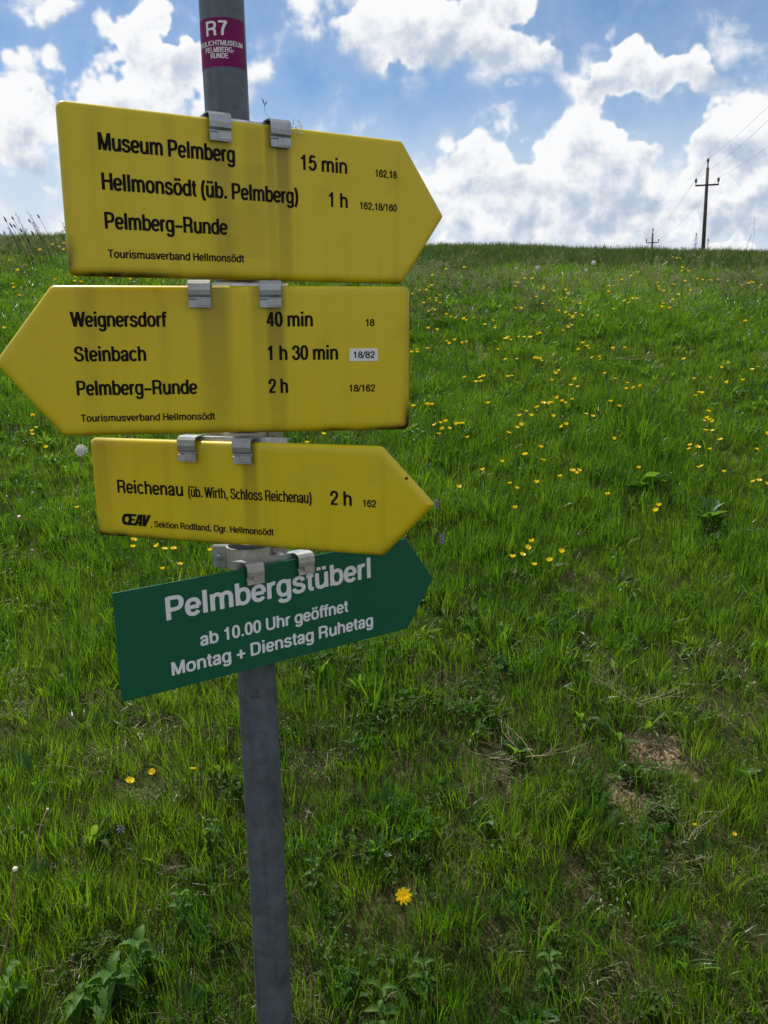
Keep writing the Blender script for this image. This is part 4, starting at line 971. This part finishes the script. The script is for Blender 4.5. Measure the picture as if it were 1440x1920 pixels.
bl_ = {(251,1012):'buttercup just under the lower left edge of the Reichenau sign, upper of the leftmost two',(249,1027):'tiny buttercup just under the Reichenau sign, lower of the leftmost two',(295,1025):'largest buttercup in the group under the Reichenau sign, left of the post',(308,1030):'buttercup touching the largest one on its right, under the Reichenau sign',(326,1030):'buttercup second to the right of the largest one under the Reichenau sign',(395,1032):'lone buttercup nearest the post, between the Reichenau and green signs',(338,1058):'small buttercup above the upper left edge of the green sign, the right one of two',(305,1068):'small buttercup above the upper left edge of the green sign, the left one of two',
 (998,1017):'topmost buttercup of the seven grouped right of the green sign tip',(990,1028):'brightest buttercup, second from the top of the seven right of the green sign tip',(980,1040):'middle left buttercup of the seven right of the green sign tip',(960,1045):'leftmost buttercup of the seven grouped right of the green sign tip',(1002,1060):'lowest buttercup of the seven grouped right of the green sign tip',(1031,1052):'second buttercup from the right of the seven right of the green sign tip',(1053,1036):'rightmost buttercup of the seven grouped right of the green sign tip',
 (965,954):'lone buttercup right of the pointed end of the Reichenau sign',(1197,878):'larger lone buttercup at mid height in the right part of the meadow',(1356,885):'buttercup near the right edge, level with the top of the Reichenau sign',(1140,928):'lone buttercup at mid meadow, left of a close pair',(1235,949):'upper one of a close buttercup pair in the right of the meadow',(1230,958):'lower one of a close buttercup pair in the right of the meadow',(1309,877):'left one of two touching buttercups near the right edge',(1316,874):'right one of two touching buttercups near the right edge',
 (145,952):'lone buttercup left of the Reichenau sign, above the dandelion stalks',(61,780):'buttercup below the point of the Weignersdorf sign, highest of a small group',(87,840):'orange-tinged buttercup left of the large white dandelion clock',(538,535):'buttercup showing in the gap between the two large yellow signs',(606,815):'buttercup just under the lower edge of the Weignersdorf sign',(575,831):'buttercup in the gap above the Reichenau sign, right of the post'}
def buttercup(px, py, label=None, big=1.0, h=.165, tiltc=.25):
    p = at(px, py, h)
    if p is None: return None
    zg = float(terrain(p[0], p[1])); hh_ = p[2]-zg
    r = empty('buttercup', (p[0], p[1], p[2])); s = rb_.uniform(.85, 1.2)*big
    tag(r, label or 'small glossy yellow buttercup on a thin stem in the sloping meadow', 'buttercup', 'buttercups scattered over the meadow')
    f = place('blossom', FM[rb_.randrange(4)], r); f.scale = (s, s, s); f.rotation_euler = (rb_.uniform(-.1, .6), rb_.uniform(-tiltc, tiltc), rb_.uniform(0, 6.28))
    t = place('stem', SM[rb_.randrange(4)], r); t.scale = (1, 1, hh_/.165); t.rotation_euler.z = rb_.uniform(0, 6.28)
    return r
for px, py in heads[:285]:
    # flowers higher in the frame stand among taller grass
    lb_ = [v for k, v in bl_.items() if abs(k[0]-px) < 1.6 and abs(k[1]-py) < 1.6]
    buttercup(px, py, lb_[0] if lb_ else None, 1.0, .14 if py > 900 else (.17 if py > 560 else .22))
buttercup(243, 1466, 'large buttercup facing the camera, left of the post below the green sign', 1.15, .12)
buttercup(286, 1449, 'yellow buttercup just right of the largest one, left of the post', 1.0, .12)
buttercup(361, 1442, 'half-hidden orange-yellow buttercup seen edge-on near the post', .9, .10)
buttercup(1303, 1548, 'tiny yellow flower low in the grass at right, left one of the pair', .55, .07)
buttercup(1376, 1566, 'tiny yellow flower low in the grass at right, right one of the pair', .55, .07)

# single many-rayed yellow dandelion in the foreground
p = at(757, 1681, .10); zg = float(terrain(p[0], p[1]))
r = empty('dandelion', tuple(p)); tag(r, 'open yellow dandelion with many narrow rays, alone in the foreground right of the post', 'dandelion')
mb = MB()
for n_r, rr, ww, cup, z0 in ((9, .0200, .0044, .06, 0), (8, .0182, .0042, .12, .0004), (11, .0165, .0036, .28, .001), (9, .0135, .0034, .40, .0014), (9, .0095, .0028, .6, .0018), (7, .0060, .0022, .9, .002)): petal_ring(mb, n_r, rr, ww, cup, 0, rr*700, True, z0, 3)
ry = mb.build('rays', M['raypetal'], r); tilt = (0.75, .05, .2); ry.rotation_euler = tilt
mb = MB(); mb.tube([(0, 0, -.012), (0, 0, -.008), (0, 0, -.001)], [.003, .0055, .006], 10); c = mb.build('calyx', M['stem'], r); c.rotation_euler = tilt
t = place('stem', stem_mesh(.10, .08, 5, .0016, 'stem', False), r); t.scale = (1, 1, (p[2]-zg)/.10); t.location.z = -.008

# dandelion clocks and spent receptacles
def clock(px, py, h, R, label, seed, half=False):
    p = at(px, py, h)
    if p is None: return
    zg = float(terrain(p[0], p[1])); rr = random.Random(seed)
    r = empty('dandelion_clock', tuple(p)); tag(r, label, 'dandelion clock', 'white dandelion seed heads in the meadow')
    mb = MB()
    for k in range(150):
        z = 1-2*(k+.5)/150; a = k*2.39996; q = math.sqrt(1-z*z); d = np.array([q*math.cos(a), q*math.sin(a), z])
        if z < -.75 or (half and d[0] > .35 and rr.random() < .8): continue
        t1 = np.cross(d, [.3, .2, .9]); t1 /= np.linalg.norm(t1); t2 = np.cross(d, t1); e = d*R*.86
        mb.add([d*.003-t1*.00012, d*.003+t1*.00012, e], [(0, 1, 2)], 0)
        for j in range(7):
            b = j*.9+rr.random(); s = t1*math.cos(b)+t2*math.sin(b); w = np.cross(s, d)*.0005*R/.02; f = d*R*rr.uniform(.95, 1.05)+s*R*.24
            mb.add([e-w, e+w, f+w, f-w], [(0, 1, 2, 3)], 0)
    mb.build('seed_ball', M['fluff'], r)
    mb = MB(); mb.tube([(0, 0, -.005), (0, 0, 0), (0, 0, .004)], [.002, .0045, .002], 8); mb.build('receptacle', M['receptacle'], r)
    t = place('stem', stem_mesh(h, .12, seed, .0016, 'tanstem', False), r); t.scale = (1, 1, (p[2]-zg)/h)
clock(153, 845, .30, .026, 'half-blown white dandelion clock left of the Reichenau sign', 1, True)
clock(1113, 493, .24, .018, 'round white dandelion clock near the crest, largest of those in the upper field', 2)
clock(1008, 502, .22, .014, 'smaller round dandelion clock near the crest, left of the largest one', 3)
clock(1099, 507, .20, .013, 'small dandelion clock just below the largest one near the crest', 4)
clock(968, 504, .20, .011, 'faint dandelion clock farthest left in the upper field', 6)
def spent(px, py, bx, by, h, R, label, seed):
    p = at(px, py, h)
    b = at(bx, by, 0.0)
    if p is None or b is None: return
    r = empty('spent_dandelion', tuple(p)); tag(r, label, 'spent dandelion', 'bare dandelion heads on tall stalks')
    base = np.array([b[0], b[1], float(terrain(b[0], b[1]))-.01])-p
    pts = [base*(1-t)**1.0+np.array([0, 0, -.004*0])+np.array([.02*math.sin(3.1*t)*(1 if seed % 2 else -1), 0, .03*math.sin(3.14*t)]) for t in np.linspace(0, 1, 9)]
    mb = MB(); mb.tube(pts, [.0021]*5+[.0019, .0018, .0018, .0022], 7, cap=False); mb.build('stalk', M['tanstem'], r, smooth=True)
    mb = MB(); mb.tube([(0, 0, -.0005), (0, 0, .002), (0, 0, .0045), (0, 0, .006)], [R*.9, R, R*.75, R*.25], 12); q = mb.build('receptacle', M['receptacle'], r, smooth=True); q.rotation_euler = (.5, -.2, 0)
    mb = MB()
    for k in range(9):
        a = k*.7; add_blade(mb, (.6*R*math.cos(a), .6*R*math.sin(a), -.001), a, -.010, .0025, .35, 0, 3)
    mb.build('bracts', M['tanstem'], r)
spent(29, 1630, -25, 1900, .36, .0058, 'bare white dandelion head on a thick curved tan stalk at the lower left edge', 1)
spent(90, 1518, 85, 1690, .17, .0035, 'small bare dandelion head on a thin stalk, above the one at the lower left edge', 2)
spent(36, 969, 72, 1035, .22, .0075, 'pale round dandelion head tilted left, at the left edge beside the Reichenau sign', 3)
spent(13, 931, 52, 1000, .24, .0035, 'tiny closed dandelion head on a leaning stalk at the very left edge', 4)
spent(61, 1032, 80, 1098, .16, .0035, 'tiny closed dandelion head below the pale round one at the left edge', 5)
spent(104, 863, 118, 915, .18, .0035, 'tiny closed dandelion head left of the top of the Reichenau sign', 6)

# ------------------------------------------------------------------ tall stalks on the skyline
def stalk(name, px, py, dist, kind, label, cat, group, lean, seed, k=1.0):
    d = ray(px, py); t = dist/d[1]; top = np.array([d[0]*t, dist, 1.5+d[2]*t]); zg = float(terrain(top[0], top[1])); h = top[2]-zg
    if h < .05: return
    rr = random.Random(seed); base = np.array([top[0]+lean*h, top[1], zg])
    r = empty(name, tuple(base)); tag(r, label, cat, group)
    pts = [np.array([-lean*h*s**1.6, 0, h*s]) for s in np.linspace(0, 1, 8)]
    m_ = MB(); m_.tube(pts, [.0022*k, .002*k, .0018*k, .0016*k, .0014*k, .0013*k, .0012*k, .001*k], 4, cap=False); m_.build('stem', M['stem'] if kind != 'sorrel' else M['redseed'], r)
    tv = pts[-1]-pts[-2]; tv /= np.linalg.norm(tv); q = MB(); tp = pts[-1]
    if kind == 'plantain':
        L = .040*rr.uniform(.8, 1.3); q.tube([tp-tv*L, tp-tv*L*.8, tp-tv*L*.3, tp], [.0025, .0066, .0058, .0015], 7); q.build('seed_head', M['darkseed'], r, smooth=True)
    elif kind == 'sorrel':
        for _ in range(150):
            f = rr.random(); c = tp-tv*f*.17; rad = .003+.016*math.sin(math.pi*min(1, f*.8+.1))*rr.random(); e = c+frame_dir(rr.uniform(0, 6.28))*rad; z = rr.uniform(.002, .0042); s = frame_dir(rr.uniform(0, 6.28))
            q.add([e+s*z, e+tv*z, e-s*z, e-tv*z], [(0, 1, 2, 3)], 0)
        q.build('seed_head', M['redseed'], r)
    else:
        for j in range(9):
            c = tp-tv*.018*j; a = rr.uniform(0, 6.28); e = c+frame_dir(a)*.012+tv*.004*rr.random(); q.tube([c, e], .0006, 3, cap=False)
            q.tube([e, e+tv*.006-np.array([0, 0, .002]), e+tv*.013-np.array([0, 0, .004])], [.001, .0028, .0006], 4)
        q.build('seed_head', M['redseed'] if kind == 'brome' else M['darkseed'], r)
LS = [(50,330,'plantain'),(155,325,'plantain'),(122,410,'plantain'),(175,430,'plantain'),(210,290,'grass'),(110,480,'sorrel'),(375,270,'brome'),(378,362,'plantain'),(440,400,'sorrel'),(500,295,'plantain'),(415,520,'plantain'),(265,490,'plantain'),(300,495,'brome'),(205,560,'grass'),(480,570,'brome'),(350,600,'plantain'),(690,550,'brome'),(830,400,'brome'),(860,470,'sorrel'),(630,600,'grass'),(60,540,'grass')]
lab = {'plantain': ('plantain_stalk', 'dark plantain head against the sky at the left crest', 'plantain', 'plantain heads on the left skyline'),
       'grass': ('grass_stalk', 'thin dark grass stalk against the sky at the left crest', 'grass stalk', 'grass stalks on the left skyline'),
       'brome': ('brome_stalk', 'reddish seeding grass against the sky at the left crest', 'grass stalk', 'reddish seeding grasses on the left skyline'),
       'sorrel': ('sorrel_stalk', 'rusty sorrel spike against the sky at the left crest', 'sorrel', 'sorrel spikes on the left skyline')}
for k in lab:
    row = sorted((a, b, n) for n, (a, b, q) in enumerate(LS) if q == k)
    for j, (a, b, n) in enumerate(row):
        nm, lb, ct, gp = lab[k]; where = 'leftmost' if j == 0 else ('rightmost' if j == len(row)-1 else ORD[j]+' from the left')
        stalk(nm, a/7.2, 360+b/7.2, 7.4+.12*(n % 5), k, lb+', '+where, ct, gp, .28+.05*(n % 4), n, 1.25)
stalk('sorrel_stalk', 1306, 437, 9.5, 'sorrel', 'rusty sorrel spike on the skyline just left of the tall utility pole', 'sorrel', 'sorrel spikes by the utility pole', -.02, 31, 1.2)
stalk('sorrel_stalk', 1328, 448, 9.5, 'sorrel', 'rusty sorrel spike on the skyline just right of the tall utility pole', 'sorrel', 'sorrel spikes by the utility pole', -.02, 32, 1.2)
stalk('brome_stalk', 1409, 441, 9.0, 'brome', 'drooping reddish grass stalk on the skyline near the right edge', 'grass stalk', None, -.25, 33, 1.2)
stalk('sorrel_stalk', 1232, 498, 7.6, 'sorrel', 'reddish sorrel spike in the upper field below the far utility pole', 'sorrel', None, 0, 34, 1.2)
stalk('grass_stalk', 1416, 408, 7.6, 'grass', 'very tall thin grass stem rising into the sky near the right edge', 'grass stalk', None, -.02, 35, .6)

# ------------------------------------------------------------------ leafy plants that stand out in the sward
def toothed_leaf(L, w, droop, teeth=7, seed=0):
    rr = random.Random(seed); mb = MB(); V = []; F = []; n = teeth*2
    for i in range(n+1):
        t = i/n; wd = w*(math.sin(math.pi*min(1, .10+.90*t**.8))**.85)*(1+(.16 if i % 2 else -.12)) if i < n else 0
        z = .10*L*math.sin(3*t)-droop*L*t*t; rip = .05*w*(1 if i % 2 else -1)
        V += [(t*L, -wd/2, z+.22*wd+rip), (t*L, -wd/4, z+.07*wd-rip*.5), (t*L, 0, z), (t*L, wd/4, z+.07*wd-rip*.5), (t*L, wd/2, z+.22*wd+rip)]
    for i in range(n):
        b = 5*i
        for k in range(4): F.append((b+k, b+k+1, b+k+6, b+k+5))
    return mesh_of('leaf', V, F, M['nettle'], None, True)
LM = [toothed_leaf(1, .62, .25, 6, 1), toothed_leaf(1, .55, .5, 7, 2), toothed_leaf(1, .45, .35, 8, 3)]
def smooth_leaf(w, droop, shape):
    mb = MB(); add_leaf(mb, (0, 0, 0), 0, 1, w, .1, droop, n=8, shape=shape, fold=.2); return mesh_of('leaf', mb.v, mb.f, M['leaf'], None, True)
LM2 = [smooth_leaf(.55, .3, 'oval'), smooth_leaf(.28, .45, 'lance'), smooth_leaf(.36, .3, 'spoon')]
def leafy(name, px, py, h, n, L, kind, label, cat, seed, spread=.3, tip=None):
    p = at(px, py, h*.6)
    if p is None: return
    rr = random.Random(seed); zg = float(terrain(p[0], p[1])); r = empty(name, (p[0], p[1], zg)); tag(r, label, cat)
    mb = MB(); mb.tube([(0, 0, -.01), (.004, .002, h*.5), (.0, .004, h)], [.0026, .0022, .0014], 6, cap=False); mb.build('stem', M['stem'], r)
    for k in range(n):
        if kind == 'pairs':
            t = .25+.75*(k//2)/max(1, (n//2-1)); a = (k % 2)*math.pi+(k//2)*1.57+rr.uniform(-.25, .25); sz = L*(1.05-.45*t)*rr.uniform(.85, 1.1); z = h*t; el_ = rr.uniform(-.3, .35)+.5*(t > .9); me = LM[rr.randrange(3)]; rad = .002
        else:
            a = k*2.4+rr.uniform(-.3, .3); t = rr.random(); sz = L*rr.uniform(.7, 1.1); z = .005+.02*rr.random(); el_ = rr.uniform(.25, 1.15); me = (LM2 if kind == 'rosette' else LM)[rr.randrange(3)]; rad = .004
        o = place('leaf', me, r); o.location = (rad*math.cos(a), rad*math.sin(a), z); o.rotation_euler = (rr.uniform(-.4, .4), -el_, a); o.scale = (sz, sz, sz)
    return r
leafy('nettle', 210, 1850, .085, 16, .085, 'pairs', 'crinkled toothed-leaf nettle catching the light in the bottom left corner', 'nettle', 1)
leafy('nettle', 262, 1795, .10, 12, .062, 'pairs', 'darker toothed-leaf nettle just above the bright one at the lower left', 'nettle', 2)
leafy('nettle', 150, 1885, .07, 12, .060, 'pairs', 'low toothed-leaf nettle at the bottom edge, left of the bright one', 'nettle', 12)
leafy('leafy_herb', 22, 1860, .10, 9, .06, 'pairs', 'broad-leaved herb at the bottom left edge under the curved stalk', 'herb', 3)
leafy('leafy_herb', 700, 1572, .10, 14, .050, 'rosette', 'dark clump of broad leaves above the yellow dandelion', 'herb', 4)
leafy('leafy_herb', 770, 1560, .08, 14, .045, 'rosette', 'dark leafy clump above and right of the yellow dandelion', 'herb', 5)
leafy('leafy_herb', 790, 1600, .07, 12, .035, 'rosette', 'small leaf clump directly above the yellow dandelion', 'herb', 15)
leafy('nettle', 715, 1895, .13, 10, .050, 'pairs', 'toothed-leaf nettle at the bottom edge right of the post', 'nettle', 6)
leafy('leafy_herb', 795, 1835, .10, 10, .040, 'pairs', 'bright upright-leaved herb below the yellow dandelion', 'herb', 7)
leafy('leafy_herb', 590, 1640, .09, 10, .035, 'pairs', 'pale small-leaved herb close to the right side of the post', 'herb', 8)
leafy('leafy_herb', 965, 1400, .07, 14, .050, 'rosette', 'dark green leaf rosette beside the straw patch right of centre', 'herb', 9)
leafy('leafy_herb', 1240, 1500, .08, 12, .055, 'rosette', 'broad upright leaves right of the lower bare soil patch', 'herb', 10)
leafy('leafy_herb', 1190, 1440, .07, 12, .045, 'rosette', 'leaf tuft between the two bare soil patches', 'herb', 11)
leafy('leafy_herb', 1400, 1430, .09, 14, .045, 'rosette', 'dark leafy clump at the right edge of the meadow', 'herb', 13)
leafy('leafy_herb', 1010, 1890, .08, 14, .050, 'rosette', 'broad-leaved clump at the bottom edge right of centre', 'herb', 14)
leafy('leafy_herb', 1030, 1820, .09, 10, .045, 'pairs', 'dark broad-leaved herb just above the bottom edge right of centre', 'herb', 16)
leafy('leafy_herb', 1215, 1870, .07, 12, .040, 'rosette', 'small leaf rosette at the bottom right', 'herb', 17)
leafy('leafy_herb', 340, 1700, .08, 10, .040, 'pairs', 'greyish small-leaved herb left of the post near the bottom', 'herb', 18)
leafy('leafy_herb', 400, 1560, .08, 10, .036, 'pairs', 'small-leaved herb close to the left side of the post', 'herb', 19)
leafy('leafy_herb', 1200, 880, .16, 12, .14, 'rosette', 'tall strap-leaved tuft in the right part of the meadow', 'herb', 20)
leafy('leafy_herb', 1330, 950, .12, 10, .11, 'rosette', 'bright upright leaf tuft by a bare spot in the right of the meadow', 'herb', 21)
# long single grass blades that catch the light
def long_blades(px, py, n, h, label, seed, w=.006):
    p = at(px, py, 0)
    rr = random.Random(seed); mb = MB()
    for _ in range(n): a = rr.uniform(0, 6.28); add_blade(mb, (.02*math.cos(a), .02*math.sin(a), 0), a, h*rr.uniform(.6, 1.1), w*rr.uniform(.6, 1.1), rr.uniform(.15, .6), rr.uniform(-.6, .6), 7)
    o = obj('grass_tussock', mb.v, mb.f, M['grass']); o.location = (p[0], p[1], float(terrain(p[0], p[1]))); tag(o, label, 'tussock', 'tussocks of long broad grass blades')
for i, (a, b, n, h, l) in enumerate([(160, 1700, 14, .20, 'tussock of long blades left of the post above the bottom left nettle'), (245, 1740, 12, .17, 'tussock of long blades above the darker nettle at the lower left'), (880, 1760, 14, .19, 'tussock of long blades right of the yellow dandelion'),
        (1000, 1790, 12, .20, 'tussock of long bright blades at the bottom right of centre'), (430, 1760, 12, .15, 'tussock hugging the left side of the post'), (600, 1800, 12, .16, 'tussock beside the right side of the post near the bottom'),
        (1200, 850, 26, .26, 'tall tussock in the upper right of the meadow'), (1050, 1250, 18, .16, 'dense tussock right of the green sign'), (150, 1180, 18, .17, 'bright tussock left of the green sign'), (920, 980, 18, .18, 'tussock right of the Reichenau sign point'),
        (1330, 880, 22, .22, 'tussock of long bright blades near the right edge'), (700, 1330, 18, .14, 'tussock below the tip of the green sign'), (330, 1130, 16, .17, 'tussock showing between the Reichenau and green signs'), (1080, 1560, 16, .14, 'tussock below the straw patch right of centre')]):
    long_blades(a, b, n, h, l, i+40, .0065 if b < 1400 else .0052)
# violet blossoms
def bugle(px, py, h, label, seed, k_=1.0):
    p = at(px, py, h); zg = float(terrain(p[0], p[1])); r = empty('bugle_flower', (p[0], p[1], zg)); tag(r, label, 'wildflower'); rr = random.Random(seed); H_ = p[2]-zg
    mb = MB(); mb.tube([(0, 0, 0), (0, 0, H_+.01)], .0014, 5); mb.build('stem', M['stem'], r); mb = MB()
    for k in range(int(26*k_)):
        a = k*2.4; z = H_-.018*k_+.035*k/26; d = frame_dir(a); q = d*.004+np.array([0, 0, z]); add_leaf(mb, tuple(q), a+rr.uniform(-.8, .8), rr.uniform(.004, .009), .0045, rr.uniform(-.3, .8), .5, n=3)
    mb.build('blossom', M['violet'], r)
bugle(829, 1010, .13, 'small violet flower spike right of the green sign tip', 1)
bugle(818, 944, .15, 'violet flower spike touching the tip of the Reichenau sign', 2)
bugle(226, 1554, .06, 'tiny pale violet flower in the grass left of the post', 3, .4)
mb = MB(); rr = random.Random(3); q0 = None
for k in range(90):
    a, b = rr.gauss(1262, 34), rr.gauss(547, 7); p = at(a, b, .13)
    if p is None: continue
    petal_ring(tmp := MB(), 4, .005, .0055, .2, 0, rr.random()*3, nseg=2); mb.add([np.array(v)+p for v in tmp.v], tmp.f, 0)
o = mb.build('speedwell', M['violet']); tag(o, 'hazy patch of tiny blue speedwell flowers in the upper right meadow', 'speedwell', kind='stuff')

# bleached twigs over the bare soil patch, straws and clods
def twig(px, py, seed, label, L=.16):
    p = at(px, py, .02); rr = random.Random(seed); mb = MB()
    def branch(q, d, l, r, depth):
        pts = [q]; 
        for k in range(5):
            d = d+np.array([rr.uniform(-.35, .35), rr.uniform(-.35, .35), rr.uniform(-.22, .18)]); d /= np.linalg.norm(d); q = q+d*l/5; pts.append(q)
            if depth < 2 and rr.random() < .55: branch(q, d+np.array([rr.uniform(-1, 1), rr.uniform(-.8, .8), rr.uniform(0, .5)]), l*.55, r*.6, depth+1)
        mb.tube(pts, [r, r*.9, r*.8, r*.7, r*.55, r*.3], 5)
    for k in range(4): branch(np.array([rr.uniform(-.03, .03), rr.uniform(-.02, .02), .015]), np.array([rr.uniform(-1, 1), rr.uniform(-.5, .5), .25]), L, .0010, 0)
    o = mb.build('dead_twig', M['twig']); o.location = (p[0], p[1], float(terrain(p[0], p[1]))+.03); tag(o, label, 'twig', 'bleached dead twigs in the grass')
twig(1205, 1335, 1, 'branching bleached twig lying above the bare soil patch')
twig(1165, 1310, 2, 'bleached twig left of the branching one above the soil patch', .12)
twig(985, 1430, 3, 'dry twig tangled in the straw patch right of centre', .11)
twig(1300, 1590, 4, 'short dry twig in the grass at the lower right', .09)
twig(1150, 683, 5, 'pale broken stalk lying in the middle of the meadow', .22)
rr = random.Random(8); mb = MB()
for (cx, cy, r, k) in BW[:3]+BW[6:8]:
    for _ in range(int(220*r/.08)):
        a = rr.uniform(0, 6.28); q = r*.95*math.sqrt(rr.random()); x, y = cx+q*math.cos(a), cy+q*math.sin(a); s = rr.uniform(.0015, .0105); z = float(terrain(x, y))-.007+s*.2
        c = np.array([x, y, z]); ax = [np.array([rr.gauss(0, 1) for _ in range(3)]) for _ in range(6)]
        V = [c+np.array(v)*s*rr.uniform(.6, 1.1) for v in ((1, 0, 0), (0, 1, 0), (-1, 0, 0), (0, -1, 0), (0, 0, .8), (0, 0, -.8), (.6, .6, .4), (-.6, .5, .4))]
        mb.add(V, [(0, 6, 4), (6, 1, 4), (1, 7, 4), (7, 2, 4), (2, 3, 4), (3, 0, 4), (1, 6, 0), (2, 7, 1), (1, 0, 5), (2, 1, 5), (3, 2, 5), (0, 3, 5)], 0)
o = mb.build('soil_clods', M['clod']); tag(o, 'crumbly dry clods lying in the bare soil patches', 'soil', kind='stuff')
